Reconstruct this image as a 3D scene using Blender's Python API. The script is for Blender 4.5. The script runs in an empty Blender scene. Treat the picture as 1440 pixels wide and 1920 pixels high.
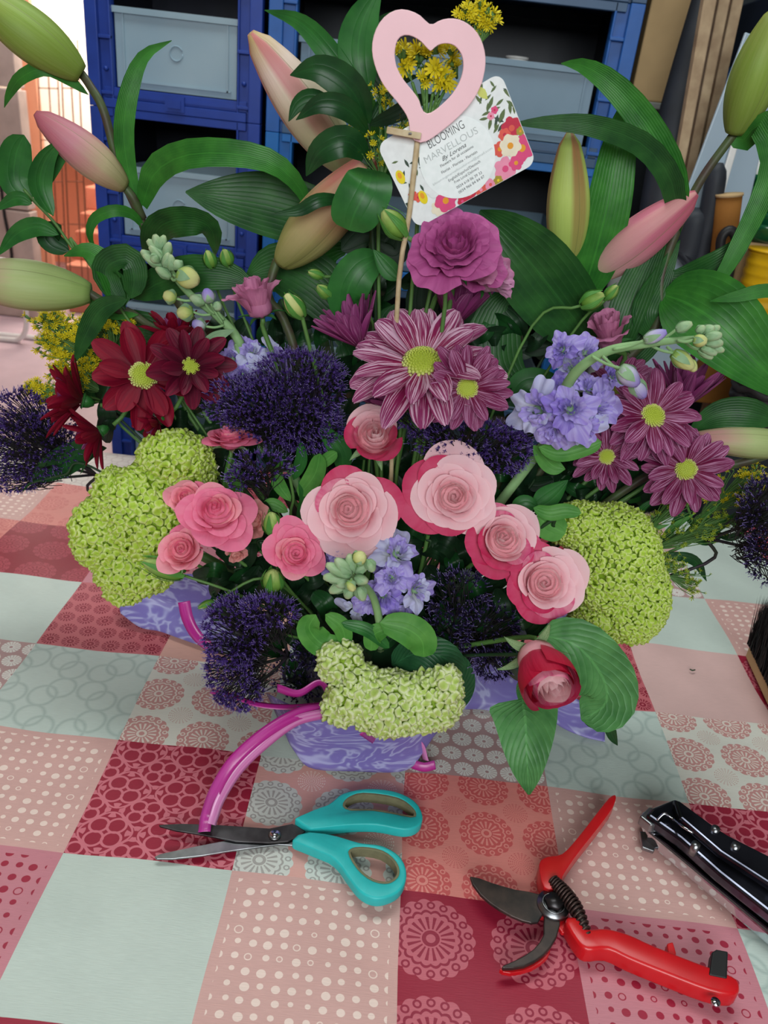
import bpy, math, random
import numpy as np
from mathutils import Vector, Matrix
random.seed(7); rng = np.random.default_rng(7)
PI = math.pi
col = bpy.context.scene.collection
scn = bpy.context.scene
# ------------------------------------------------------------------ camera
FPX = 1450.0; CELL = .135; CH = 4.024*CELL; PITCH = .476; ROLL = .114
_F = Vector((0, math.cos(PITCH), -math.sin(PITCH))); _U = Vector((0, math.sin(PITCH), math.cos(PITCH))); _R = Vector((1, 0, 0))
R2 = _R*math.cos(ROLL)+_U*math.sin(ROLL); U2 = -_R*math.sin(ROLL)+_U*math.cos(ROLL)
CAM = Vector((0, 0, CH))
cd = bpy.data.cameras.new('camera'); cam = bpy.data.objects.new('camera', cd); col.objects.link(cam)
m = Matrix.Identity(4)
for i, v in enumerate((R2, U2, -_F)):
    for r in range(3): m[r][i] = v[r]
m.translation = CAM
cam.matrix_world = m
cd.sensor_fit = 'VERTICAL'; cd.sensor_height = 36; cd.sensor_width = 27; cd.lens = FPX/1920*36
cd.clip_start = .02
cd.dof.use_dof = True; cd.dof.focus_distance = .66; cd.dof.aperture_fstop = 11
scn.camera = cam
# ------------------------------------------------------------------ light
w = bpy.data.worlds.new('world'); scn.world = w; w.use_nodes = True
w.node_tree.nodes['Background'].inputs[0].default_value = (.80, .92, 1.0, 1)
w.node_tree.nodes['Background'].inputs[1].default_value = .35
def area(name, loc, tgt, sx, sy, power, c):
    l = bpy.data.lights.new(name, 'AREA'); l.shape = 'RECTANGLE'; l.size = sx; l.size_y = sy; l.energy = power; l.color = c
    o = bpy.data.objects.new(name, l); col.objects.link(o); o.location = loc
    d = Vector(tgt)-Vector(loc); o.rotation_euler = d.to_track_quat('-Z', 'Y').to_euler(); return o
area('ceiling_tube_light', (-.1, 1.1, 2.12), (-.05, .8, 0), 1.9, .6, 25, (.93, 1.0, .97))
area('ceiling_tube_light', (.2, -.9, 2.05), (0, .7, .2), 1.6, .5, 3, (.93, 1.0, .98))
area('front_fill_light', (.1, -1.5, 1.15), (0, .7, .22), 1.5, .9, 36, (.95, 1.0, 1.0))  # unseen fill lamp added behind the camera to brighten the flowers
area('passage_light', (-2.0, 4.3, 1.9), (-1.9, 4.6, 0.), 1.2, .8, 40, (1.0, .95, .93))
area('passage_light', (-1.75, 5.15, 1.5), (-1.75, 5.6, .9), .9, .4, 60, (1.0, .93, .84))
scn.view_settings.view_transform = 'Standard'; scn.view_settings.look = 'None'; scn.view_settings.gamma = 1
scn.view_settings.use_curve_mapping = False; scn.view_settings.exposure = 0
# ------------------------------------------------------------------ helpers
def ray(x, y): return _F+R2*((x-720)/FPX)+U2*((960-y)/FPX)
def P(x, y, Y):
    d = ray(x, y); return CAM+d*(Y/d.y)
def G(x, y, z=0.0):
    d = ray(x, y); return CAM+d*((z-CH)/d.z)
def dep(p): return (Vector(p)-CAM).dot(_F)
def pxm(p): return dep(p)/FPX            # metres per pixel at p
def srgb(*c):
    return tuple(((v/255)/12.92 if v/255 <= .04045 else ((v/255+.055)/1.055)**2.4) for v in c)+(1,)
MW = {}
def make(name, vs, fs, mat, parent=None, uv=None, smooth=True, stuff=False, local=False):
    me = bpy.data.meshes.new(name)
    if parent is not None and not local:
        inv = MW[parent.name].inverted(); vs = [inv @ Vector(v) for v in vs]
    me.from_pydata([tuple(v) for v in vs], [], fs)
    if uv is not None:
        l = me.uv_layers.new(name='UVMap'); idx = np.empty(len(me.loops), dtype=np.int32); me.loops.foreach_get('vertex_index', idx)
        l.data.foreach_set('uv', np.asarray(uv, dtype=np.float32)[idx].ravel())
    if smooth: me.polygons.foreach_set('use_smooth', [True]*len(me.polygons))
    if mat: me.materials.append(mat)
    return link(name, me, parent, stuff)
def link(name, me, parent=None, stuff=False):
    o = bpy.data.objects.new(name, me); col.objects.link(o); o.parent = parent
    if stuff: o['kind'] = 'stuff'
    if parent is not None: MW[o.name] = MW[parent.name]
    else: MW[o.name] = Matrix.Identity(4)
    return o
def thing(name, label, cat, mtx=None, group=None):
    o = bpy.data.objects.new(name, None); col.objects.link(o); o.empty_display_size = .01
    if mtx is None: mtx = Matrix.Identity(4)
    elif not isinstance(mtx, Matrix): mtx = Matrix.Translation(Vector(mtx))
    o.matrix_world = mtx; MW[o.name] = mtx.copy(); tag(o, label, cat, group); return o
def tag(o, label, cat, group=None):
    o['label'] = label; o['category'] = cat
    if group: o['group'] = group
    return o
def struct(o): o['kind'] = 'structure'; return o
def sub(o, levels=1):
    md = o.modifiers.new('sub', 'SUBSURF'); md.levels = levels; md.render_levels = levels; return o
def bevel(o, wd, seg=2):
    md = o.modifiers.new('bevel', 'BEVEL'); md.width = wd; md.segments = seg; md.limit_method = 'ANGLE'; md.angle_limit = .7; return o
def solid(o, t, off=0):
    md = o.modifiers.new('solid', 'SOLIDIFY'); md.thickness = t; md.offset = off; return o
class MB:
    def __init__(s): s.v = []; s.f = []; s.u = []
    def add(s, v, f, u=None):
        b = len(s.v); s.v += [Vector(p) for p in v]; s.f += [tuple(i+b for i in q) for q in f]
        s.u += (list(u) if u is not None else [(0, 0)]*len(v)); return s
    def box(s, x0, x1, y0, y1, z0, z1):
        v = [(x, y, z) for x in (x0, x1) for y in (y0, y1) for z in (z0, z1)]
        return s.add(v, [(0, 1, 3, 2), (4, 6, 7, 5), (0, 4, 5, 1), (2, 3, 7, 6), (0, 2, 6, 4), (1, 5, 7, 3)])
    def make(s, name, mat, parent=None, **k): return make(name, s.v, s.f, mat, parent, uv=s.u, **k)
def box(name, x0, x1, y0, y1, z0, z1, mat, parent=None, bv=0):
    o = MB().box(x0, x1, y0, y1, z0, z1).make(name, mat, parent, smooth=False)
    if bv: bevel(o, bv)
    return o
def cat(pts, n):
    p = [Vector(q) for q in pts]
    if len(p) == 2: return [p[0].lerp(p[1], i/n) for i in range(n+1)]
    p = [p[0]*2-p[1]]+p+[p[-1]*2-p[-2]]; k = len(p)-3; out = []
    for i in range(n+1):
        t = i/n*k; j = min(int(t), k-1); t -= j; a, b, c, d = p[j:j+4]
        out.append(.5*((2*b)+(c-a)*t+(2*a-5*b+4*c-d)*t*t+(3*b-a-3*c+d)*t**3))
    return out
def tubeg(pts, rad, sides=7, cap=True):
    n = len(pts); vs = []; fs = []; uv = []; nrm = None
    for i, p in enumerate(pts):
        t = (pts[min(i+1, n-1)]-pts[max(i-1, 0)]).normalized()
        if nrm is None: nrm = t.orthogonal().normalized()
        nrm = (nrm-t*nrm.dot(t))
        nrm = nrm.normalized() if nrm.length > 1e-6 else t.orthogonal().normalized()
        b = t.cross(nrm); r = rad(i/(n-1)) if callable(rad) else rad
        for k in range(sides):
            a = 2*PI*k/sides; vs.append(p+nrm*(r*math.cos(a))+b*(r*math.sin(a))); uv.append((k/sides, i/(n-1)))
    for i in range(n-1):
        for k in range(sides):
            k2 = (k+1) % sides; fs.append((i*sides+k, i*sides+k2, (i+1)*sides+k2, (i+1)*sides+k))
    if cap: fs.append(tuple(range(sides))[::-1]); fs.append(tuple(range((n-1)*sides, n*sides)))
    return vs, fs, uv
def tube(name, pts, rad, mat, parent=None, n=None, sides=7):
    if n: pts = cat(pts, n)
    else: pts = [Vector(p) for p in pts]
    v, f, u = tubeg(pts, rad, sides); return make(name, v, f, mat, parent, uv=u)
def prism(name, poly, up, mat, parent=None, holes=None, bv=0, smooth=False):
    """poly: list of 3D points (planar ring), up: extrusion vector; holes = one inner ring"""
    up = Vector(up)
    if not holes:
        n = len(poly); v = [Vector(p) for p in poly]+[Vector(p)+up for p in poly]
        f = [tuple(range(n))[::-1], tuple(range(n, 2*n))]+[(i, (i+1) % n, n+(i+1) % n, n+i) for i in range(n)]
    else:
        # resample both rings to the same count, aligned by angle about the hole centre
        n = 64; inn = [Vector(p) for p in holes]; c = sum(inn, Vector())/len(inn)
        ax = up.normalized(); e1 = ax.orthogonal().normalized(); e2 = ax.cross(e1)
        def hit(ring, a, far):
            d = e1*math.cos(a)+e2*math.sin(a); best = None
            for i in range(len(ring)):
                p = Vector(ring[i])-c; q = Vector(ring[(i+1) % len(ring)])-c
                px, py, qx, qy = p.dot(e1), p.dot(e2), q.dot(e1), q.dot(e2); dx, dy = math.cos(a), math.sin(a)
                den = dx*(qy-py)-dy*(qx-px)
                if abs(den) < 1e-12: continue
                t = (px*(qy-py)-py*(qx-px))/den; s_ = (px*dy-py*dx)/den
                if -1e-6 <= s_ <= 1+1e-6 and t > 0 and (best is None or (t > best if far else t < best)): best = t
            return c+d*(best or 1e-4)
        o = [hit(poly, 2*PI*i/n, True) for i in range(n)]; q = [hit(inn, 2*PI*i/n, False) for i in range(n)]
        v = o+q+[p+up for p in o]+[p+up for p in q]; f = []
        for i in range(n):
            j = (i+1) % n
            f += [(i, n+i, n+j, j), (2*n+i, 2*n+j, 3*n+j, 3*n+i), (i, j, 2*n+j, 2*n+i), (n+i, 3*n+i, 3*n+j, n+j)]
    ob = make(name, v, f, mat, parent, smooth=smooth)
    bmf(ob.data)
    if bv: bevel(ob, bv, 3)
    return ob
import bmesh
def bmf(me):
    b = bmesh.new(); b.from_mesh(me); bmesh.ops.recalc_face_normals(b, faces=b.faces); b.to_mesh(me); b.free()
def smoothring(pts, n=3):
    p = [Vector(q) for q in pts]; k = len(p); out = []
    for i in range(k):
        a, b, c, d = p[i-1], p[i], p[(i+1) % k], p[(i+2) % k]
        for j in range(n):
            t = j/n; out.append(.5*((2*b)+(c-a)*t+(2*a-5*b+4*c-d)*t*t+(3*b-a-3*c+d)*t**3))
    return out
# ------------------------------------------------------------------ node maths
class S:
    def __init__(s, t, x): s.t = t; s.x = x
    def op(s, o, *a):
        n = s.t.nodes.new('ShaderNodeMath'); n.operation = o
        for i, q in enumerate((s,)+a):
            if isinstance(q, S): s.t.links.new(q.x, n.inputs[i])
            else: n.inputs[i].default_value = q
        return S(s.t, n.outputs[0])
    def __add__(s, o): return s.op('ADD', o)
    __radd__ = __add__
    def __sub__(s, o): return s.op('SUBTRACT', o)
    def __rsub__(s, o): return (s*-1)+o
    def __mul__(s, o): return s.op('MULTIPLY', o)
    __rmul__ = __mul__
    def __truediv__(s, o): return s.op('DIVIDE', o)
    def __lt__(s, o): return s.op('LESS_THAN', o)
    def __gt__(s, o): return s.op('GREATER_THAN', o)
    def fract(s): return s.op('FRACT')
    def floor(s): return s.op('FLOOR')
    def abs(s): return s.op('ABSOLUTE')
    def sqrt(s): return s.op('SQRT')
    def cos(s): return s.op('COSINE')
    def sin(s): return s.op('SINE')
    def max(s, o): return s.op('MAXIMUM', o)
    def min(s, o): return s.op('MINIMUM', o)
    def pow(s, o): return s.op('POWER', o)
    def clamp(s): return s.op('ADD', 0.0).cl()
    def cl(s): s.x.node.use_clamp = True; return s
    def atan2(s, o): return s.op('ARCTAN2', o)
def mixc(t, fac, a, b):
    n = t.nodes.new('ShaderNodeMix'); n.data_type = 'RGBA'
    for sck, v in ((n.inputs[0], fac), (n.inputs[6], a), (n.inputs[7], b)):
        if isinstance(v, S): t.links.new(v.x, sck)
        elif hasattr(v, 'is_output'): t.links.new(v, sck)
        else: sck.default_value = v
    return n.outputs[2]
def newmat(name, rough=.6, spec=.3, metal=0, **k):
    m_ = bpy.data.materials.new(name); m_.use_nodes = True; t = m_.node_tree; b = t.nodes['Principled BSDF']
    b.inputs['Roughness'].default_value = rough; b.inputs['Specular IOR Level'].default_value = spec; b.inputs['Metallic'].default_value = metal
    return m_, t, b
def noise(t, vec, scale, detail=2, rough=.5):
    n = t.nodes.new('ShaderNodeTexNoise'); n.inputs['Scale'].default_value = scale; n.inputs['Detail'].default_value = detail; n.inputs['Roughness'].default_value = rough
    if vec is not None: t.links.new(vec, n.inputs['Vector'])
    return n.outputs[0]
def ramp(t, fac, stops):
    n = t.nodes.new('ShaderNodeValToRGB'); t.links.new(fac.x if isinstance(fac, S) else fac, n.inputs[0]); e = n.color_ramp.elements
    while len(e) < len(stops): e.new(.5)
    for i, (p, c) in enumerate(stops): e[i].position = p; e[i].color = c
    return n.outputs[0]
def mapping(t, src, sc):
    n = t.nodes.new('ShaderNodeMapping'); n.inputs['Scale'].default_value = sc; t.links.new(src, n.inputs[0]); return n.outputs[0]
def texco(t, k='UV'): return t.nodes.new('ShaderNodeTexCoord').outputs[k]
def bump(t, b, h, dist=.001, strength=.6):
    n = t.nodes.new('ShaderNodeBump'); n.inputs['Distance'].default_value = dist; n.inputs['Strength'].default_value = strength
    t.links.new(h.x if isinstance(h, S) else h, n.inputs['Height']); t.links.new(n.outputs[0], b.inputs['Normal'])
def plain(name, c, rough=.5, spec=.4, metal=0, var=.12, scale=40, bmp=0, c2=None, det=3):
    m_, t, b = newmat(name, rough, spec, metal); o = texco(t, 'Object'); nz = noise(t, o, scale, det)
    d = tuple(x*(1-2*var) for x in c[:3])+(1,) if c2 is None else c2; l = tuple(min(1, x*(1+var)) for x in c[:3])+(1,) if c2 is None else c
    t.links.new(ramp(t, nz, [(.3, d), (.7, l)]), b.inputs['Base Color'])
    if bmp: bump(t, b, nz, bmp)
    return m_
def transl(t, b, csock, amt):
    """mix in thin-sheet translucency"""
    tr = t.nodes.new('ShaderNodeBsdfTranslucent'); t.links.new(csock, tr.inputs[0]); mx = t.nodes.new('ShaderNodeMixShader')
    mx.inputs[0].default_value = amt; out = t.nodes['Material Output']
    t.links.new(b.outputs[0], mx.inputs[1]); t.links.new(tr.outputs[0], mx.inputs[2]); t.links.new(mx.outputs[0], out.inputs[0])
def petal(name, stops, streak=None, sfac=.5, sx=14, sy=1.6, rough=.55, tl=.2, bmp=.0006, th=(.42, .58), spec=.25):
    """colour ramp along the petal (uv.y), optional lengthwise streaks of a second colour"""
    m_, t, b = newmat(name, rough, spec); uv = texco(t); sp = t.nodes.new('ShaderNodeSeparateXYZ'); t.links.new(uv, sp.inputs[0])
    y = S(t, sp.outputs[1]); oi = t.nodes.new('ShaderNodeObjectInfo').outputs['Random']
    ad = t.nodes.new('ShaderNodeVectorMath'); ad.operation = 'ADD'; t.links.new(mapping(t, uv, (sx, sy, 1)), ad.inputs[0])
    cb = t.nodes.new('ShaderNodeCombineXYZ'); t.links.new((S(t, oi)*37).x, cb.inputs[2]); t.links.new(cb.outputs[0], ad.inputs[1])
    nz = S(t, noise(t, ad.outputs[0], 1.0, 3)); n2 = S(t, noise(t, ad.outputs[0], .35, 2))
    c = ramp(t, (y+(n2-.5)*.35).cl(), stops)
    if streak:
        msk = ramp(t, nz, [(th[0], (0, 0, 0, 1)), (th[1], (1, 1, 1, 1))]); c = mixc(t, S(t, msk)*sfac, c, streak)
    t.links.new(c, b.inputs['Base Color'])
    if bmp: bump(t, b, nz+n2*2.0, bmp*1.6)
    if tl: transl(t, b, c, tl)
    return m_
# ------------------------------------------------------------------ materials
def leafmat(name, c1, c2, veins=26, rough=.42, tl=.12, vs=.35, spec=.35):
    m_, t, b = newmat(name, rough, spec); uv = texco(t); sp = t.nodes.new('ShaderNodeSeparateXYZ'); t.links.new(uv, sp.inputs[0])
    x, y = S(t, sp.outputs[0]), S(t, sp.outputs[1]); nz = S(t, noise(t, texco(t, 'Object'), 55, 3))
    v = (x*veins*PI).sin().abs().pow(.35); mid = (x-.5).abs() < .02
    c = ramp(t, nz, [(.3, c1), (.72, c2)]); c = mixc(t, ((1-v)*vs*.5+mid*.22).cl(), c, tuple(min(1, q*1.7) for q in c2[:3])+(1,))
    t.links.new(c, b.inputs['Base Color']); bump(t, b, v+nz*1.2, .0005, .5)
    if tl: transl(t, b, c, tl)
    return m_
def pinleaf(name, c1, c2, k=11, rough=.45):
    m_, t, b = newmat(name, rough, .35); uv = texco(t); sp = t.nodes.new('ShaderNodeSeparateXYZ'); t.links.new(uv, sp.inputs[0])
    x, y = S(t, sp.outputs[0]), S(t, sp.outputs[1]); q = ((x-.5).abs()*.75-y)
    v = (q*k*PI).sin().abs().pow(.3); nz = S(t, noise(t, texco(t, 'Object'), 60, 3)); mid = (x-.5).abs() < .02
    c = ramp(t, nz, [(.3, c1), (.7, c2)]); c = mixc(t, ((1-v)*.3+mid*.35).cl(), c, tuple(min(1, z*1.6) for z in c2[:3])+(1,))
    t.links.new(c, b.inputs['Base Color']); bump(t, b, v*1.0+nz*.5, .0012, .6); transl(t, b, c, .12); return m_
M = {}
M['lily_leaf'] = leafmat('lily_leaf', srgb(36, 98, 34), srgb(62, 134, 48), 12)
M['lily_leaf_dark'] = leafmat('lily_leaf_dark', srgb(24, 68, 30), srgb(46, 98, 42), 12)
M['leaf_dark'] = leafmat('leaf_dark', srgb(18, 58, 28), srgb(34, 84, 38), 3, .38, .08, .12)
M['leaf_mid'] = leafmat('leaf_mid', srgb(34, 92, 40), srgb(52, 118, 50), 3, .4, .12, .15)
M['leaf_bright'] = leafmat('leaf_bright', srgb(66, 132, 50), srgb(100, 162, 74), 3, .5, .15, .15)
M['leaf_back'] = leafmat('leaf_back', srgb(96, 112, 64), srgb(120, 134, 80), 14, .6)
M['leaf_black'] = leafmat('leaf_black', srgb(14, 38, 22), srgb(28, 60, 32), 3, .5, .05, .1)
M['leaf_grey'] = leafmat('leaf_grey', srgb(120, 158, 118), srgb(150, 184, 142), 5, .6)
M['rose_leaf'] = pinleaf('rose_leaf', srgb(56, 112, 58), srgb(88, 148, 84))
M['rose_leaf_dark'] = pinleaf('rose_leaf_dark', srgb(26, 70, 42), srgb(44, 96, 58))
M['stem'] = plain('stem', srgb(88, 130, 64), .5)
M['stem_dark'] = plain('stem_dark', srgb(38, 66, 38), .5)
M['stem_lily'] = plain('stem_lily', srgb(70, 92, 50), .5, c2=srgb(72, 50, 50), scale=60)
M['stem_grey'] = plain('stem_grey', srgb(140, 180, 122), .6)
M['sepal'] = leafmat('sepal', srgb(110, 150, 92), srgb(158, 184, 140), 5, .6)
M['bud_green'] = petal('bud_green', [(0, srgb(96, 148, 50)), (.6, srgb(142, 184, 84)), (1, srgb(196, 210, 130))], srgb(90, 134, 52), .4, 8)
M['bud_grey'] = petal('bud_grey', [(0, srgb(128, 172, 120)), (.8, srgb(168, 200, 152)), (1, srgb(190, 205, 160))], srgb(190, 214, 180), .4, 6)
M['bud_yellow'] = petal('bud_yellow', [(0, srgb(140, 178, 90)), (.4, srgb(204, 212, 130)), (1, srgb(226, 228, 160))], None)
M['bud_lav'] = petal('bud_lav', [(0, srgb(150, 180, 140)), (.35, srgb(206, 204, 226)), (1, srgb(160, 140, 222))], None)
M['rose_pale'] = petal('rose_pale', [(0, srgb(214, 112, 132)), (.5, srgb(234, 160, 174)), (.82, srgb(244, 190, 200)), (1, srgb(250, 208, 216))], srgb(250, 200, 205), .35, 5)
M['rose_heart'] = petal('rose_heart', [(0, srgb(206, 108, 120)), (.6, srgb(232, 158, 168)), (1, srgb(252, 216, 220))], None)
M['rose_deep'] = petal('rose_deep', [(0, srgb(240, 170, 170)), (.4, srgb(232, 120, 150)), (1, srgb(208, 44, 96))], srgb(222, 90, 130), .4, 6)
M['rose_crimson'] = petal('rose_crimson', [(0, srgb(224, 110, 130)), (.4, srgb(206, 50, 84)), (1, srgb(182, 16, 54))], None)
M['rose_edge'] = petal('rose_edge', [(0, srgb(240, 180, 190)), (.6, srgb(236, 150, 172)), (1, srgb(216, 80, 130))], srgb(244, 190, 200), .35, 6)
M['rose_pink'] = petal('rose_pink', [(0, srgb(206, 70, 104)), (.6, srgb(228, 104, 140)), (1, srgb(240, 124, 160))], srgb(244, 150, 176), .35, 6)
M['rose_pink_pale'] = petal('rose_pink_pale', [(0, srgb(214, 90, 110)), (.6, srgb(234, 126, 146)), (1, srgb(246, 156, 176))], srgb(246, 176, 180), .4, 6)
M['rose_faded'] = petal('rose_faded', [(0, srgb(210, 150, 130)), (1, srgb(222, 140, 140))], srgb(236, 180, 170), .4, 6)
M['liz'] = petal('liz', [(0, srgb(140, 52, 108)), (.6, srgb(176, 76, 140)), (1, srgb(196, 98, 160))], srgb(156, 60, 122), .5, 9)
M['liz_mauve'] = petal('liz_mauve', [(0, srgb(186, 150, 140)), (.3, srgb(200, 124, 158)), (1, srgb(206, 134, 172))], srgb(176, 100, 140), .5, 9)
M['liz_pale'] = petal('liz_pale', [(0, srgb(204, 186, 150)), (.4, srgb(222, 190, 204)), (1, srgb(204, 140, 180))], srgb(178, 110, 150), .5, 12)
M['mum'] = petal('mum', [(0, srgb(150, 26, 72)), (.5, srgb(138, 30, 82)), (1, srgb(150, 62, 112))], srgb(232, 192, 216), .85, 18, 1.3, th=(.49, .57))
M['mum_dark'] = petal('mum_dark', [(0, srgb(118, 20, 60)), (.5, srgb(116, 24, 72)), (1, srgb(140, 54, 104))], srgb(208, 150, 190), .8, 20, 1.3, th=(.50, .60))
M['mum_back'] = petal('mum_back', [(0, srgb(96, 30, 66)), (.5, srgb(134, 48, 106)), (1, srgb(150, 74, 126))], srgb(196, 130, 176), .7, 12, 1.2, th=(.55, .68))
M['daisy_red'] = petal('daisy_red', [(0, srgb(104, 8, 36)), (.6, srgb(138, 12, 42)), (1, srgb(150, 20, 48))], srgb(104, 6, 38), .5, 8, 1)
M['daisy_purple'] = petal('daisy_purple', [(0, srgb(108, 24, 66)), (.5, srgb(128, 48, 104)), (1, srgb(120, 40, 88))], srgb(176, 110, 160), .6, 8, 1, th=(.5, .65))
M['daisy_maroon'] = petal('daisy_maroon', [(0, srgb(66, 6, 32)), (.6, srgb(104, 12, 44)), (1, srgb(132, 22, 56))], srgb(60, 4, 28), .5, 8, 1)
M['mum_eye'] = petal('mum_eye', [(0, srgb(222, 224, 150)), (.5, srgb(196, 206, 90)), (1, srgb(170, 188, 50))], None, tl=.1)
M['lav'] = petal('lav', [(0, srgb(206, 216, 200)), (.3, srgb(186, 172, 226)), (1, srgb(160, 140, 222))], srgb(204, 196, 240), .5, 7, 1.2)
M['lav_pale'] = petal('lav_pale', [(0, srgb(210, 216, 205)), (1, srgb(186, 186, 232))], srgb(214, 214, 242), .5, 7, 1.2)
M['lav_deep'] = petal('lav_deep', [(0, srgb(168, 160, 210)), (1, srgb(136, 112, 208))], srgb(176, 160, 230), .5, 7, 1.2)
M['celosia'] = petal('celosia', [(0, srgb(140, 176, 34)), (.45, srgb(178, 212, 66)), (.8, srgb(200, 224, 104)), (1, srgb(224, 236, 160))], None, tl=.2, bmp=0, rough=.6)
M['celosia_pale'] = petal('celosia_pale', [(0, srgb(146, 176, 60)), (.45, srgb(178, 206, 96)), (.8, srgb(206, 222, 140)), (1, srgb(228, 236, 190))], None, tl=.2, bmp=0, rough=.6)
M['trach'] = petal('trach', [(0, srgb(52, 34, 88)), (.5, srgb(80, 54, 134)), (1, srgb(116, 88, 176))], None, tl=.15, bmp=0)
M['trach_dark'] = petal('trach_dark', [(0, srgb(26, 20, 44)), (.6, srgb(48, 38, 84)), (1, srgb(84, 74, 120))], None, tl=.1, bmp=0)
M['trach_tip'] = plain('trach_tip', srgb(160, 146, 186), .6)
M['trach_hair'] = plain('trach_hair', srgb(120, 104, 168), .6)
M['trach_stem'] = plain('trach_stem', srgb(44, 52, 40), .6, c2=srgb(40, 22, 44), scale=90)
M['gold'] = petal('gold', [(0, srgb(170, 160, 20)), (1, srgb(236, 218, 40))], None, bmp=0)
M['gold_green'] = petal('gold_green', [(0, srgb(110, 150, 40)), (1, srgb(186, 200, 56))], None, bmp=0)
M['ribbon'] = petal('ribbon', [(0, srgb(206, 50, 160)), (.5, srgb(196, 44, 152)), (1, srgb(200, 60, 164))], srgb(226, 120, 200), .3, 3, 1, rough=.25, tl=.25, bmp=0, spec=.6)
M['ribbon_pale'] = petal('ribbon_pale', [(0, srgb(226, 110, 190)), (1, srgb(236, 150, 212))], srgb(248, 200, 236), .4, 3, 1, rough=.25, tl=.25, bmp=0, spec=.6)
M['wood'] = plain('wood', srgb(212, 196, 160), .6, c2=srgb(186, 164, 124), scale=120)
M['pinkwood'] = plain('pinkwood', srgb(250, 206, 214), .55, var=.02, scale=25)
M['steel'] = plain('steel', srgb(150, 152, 156), .32, .5, 1, var=.2, scale=60)
M['steel_dark'] = plain('steel_dark', srgb(92, 90, 92), .4, .5, .9, c2=srgb(58, 54, 56), scale=50)
M['chrome'] = plain('chrome', srgb(205, 208, 215), .08, .6, 1, var=.03)
M['chrome_dark'] = plain('chrome_dark', srgb(120, 122, 138), .16, .6, .95, c2=srgb(50, 50, 60), scale=22)
M['black_blade'] = plain('black_blade', srgb(44, 40, 40), .38, .5, .4, c2=srgb(74, 60, 56), scale=80)
M['spring'] = plain('spring', srgb(70, 52, 48), .4, .5, .6)
M['teal'] = plain('teal', srgb(40, 190, 190), .45, .45, var=.04, scale=90)
M['grip'] = plain('grip', srgb(122, 120, 92), .65, .3, var=.06, scale=200)
M['red'] = plain('red', srgb(206, 22, 30), .28, .55, var=.05, scale=40)
M['black'] = plain('black', srgb(26, 26, 28), .5)
# ------------------------------------------------------------------ tablecloth patterns (flat print)
def pal(fn, name):
    m_, t, b = newmat(name, .5, .3)
    uvn = texco(t); sp = t.nodes.new('ShaderNodeSeparateXYZ'); t.links.new(uvn, sp.inputs[0])
    u, v = S(t, sp.outputs[0]), S(t, sp.outputs[1])
    c = fn(t, u, v)
    ln = noise(t, mapping(t, texco(t, 'Object'), (90, 1500, 1)), 1, 2); bl = noise(t, texco(t, 'Object'), 16, 3)
    k = ((S(t, ln)-.5)*.22+(S(t, bl)-.5)*.22+1.0)
    vm = t.nodes.new('ShaderNodeVectorMath'); vm.operation = 'SCALE'
    if hasattr(c, 'is_output'): t.links.new(c, vm.inputs[0])
    else: vm.inputs[0].default_value = c[:3]
    t.links.new(k.x, vm.inputs['Scale']); t.links.new(vm.outputs[0], b.inputs['Base Color'])
    bump(t, b, ln, .0004, .4); b.inputs['Coat Weight'].default_value = .12; b.inputs['Coat Roughness'].default_value = .35
    return m_
def wn(t, a, b_, k=0.0):
    n = t.nodes.new('ShaderNodeTexWhiteNoise'); n.noise_dimensions = '3D'; c = t.nodes.new('ShaderNodeCombineXYZ')
    t.links.new(a.x, c.inputs[0]); t.links.new(b_.x, c.inputs[1]); c.inputs[2].default_value = k; t.links.new(c.outputs[0], n.inputs[0]); return S(t, n.outputs['Value'])
def cellp(u, v, n, ox=0., oy=0.):
    a, b_ = u*n+ox, v*n+oy; x, y = a.fract()-.5, b_.fract()-.5
    r = (x*x+y*y).sqrt(); th = y.atan2(x); return x, y, r, th
def dots(bg, fg, n):
    def f(t, u, v):
        a, b_ = u*n, v*n; r1 = wn(t, a.floor(), b_.floor()); r2 = wn(t, a.floor(), b_.floor(), 5.)
        x, y, r, th = cellp(u, v, n); x = x+(r2-.5)*.2; y = y+(r1-.5)*.2; r = (x*x+y*y).sqrt()
        rad = r1*.14+.17; m_ = (r < rad)-(r < rad-.08)*(r2 > .88)
        inb = (u > .05)*(u < .95)*(v > .05)*(v < .95)
        return mixc(t, m_*inb, bg, fg)
    return f
def petrings(r, th, R, k, w=.02):      # scalloped ring mask
    d = r-(th*k).cos().abs()*.03-R; return d.abs() < w
def scallop(r, th, R, k): return r < (th*(k/2)).cos().abs()*.03+R
def beads(r, th, R, k, rad, hole):
    a = th*(k/(2*PI)); fa = (a.fract()-.5)*(2*PI*R/k); d = ((r-R)*(r-R)+fa*fa).sqrt(); return (d < rad)-(d < hole)
def lace(bg, fg):
    def f(t, u, v):
        n = 2.7; m_ = None
        for ox, oy, sc in ((0, 0, 1.), (.5, .5, .82)):
            x, y, r, th = cellp(u, v, n, ox, oy)
            for dx, dy in ((.15, .15), (-.15, .15), (.15, -.15), (-.15, -.15)):
                q = ((x-dx*sc)*(x-dx*sc)+(y-dy*sc)*(y-dy*sc)).sqrt(); g = ((q-.155*sc).abs() < .022)
                m_ = g if m_ is None else m_.max(g)
            g = ((x.abs()+y.abs()-.09).abs() < .02)*(r < .3); m_ = m_.max(g)
            g = ((r-.41*sc-(th*4).cos()*.035).abs() < .018); m_ = m_.max(g)
        x, y, r, th = cellp(u, v, n, .5, 0.); m_ = m_.max(((r-.12).abs() < .05)*((th*4).cos() > -.2))
        x, y, r, th = cellp(u, v, n, 0., .5); m_ = m_.max(((r-.12).abs() < .05)*((th*4).cos() > -.2))
        return mixc(t, m_, bg, fg)
    return f
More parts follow.
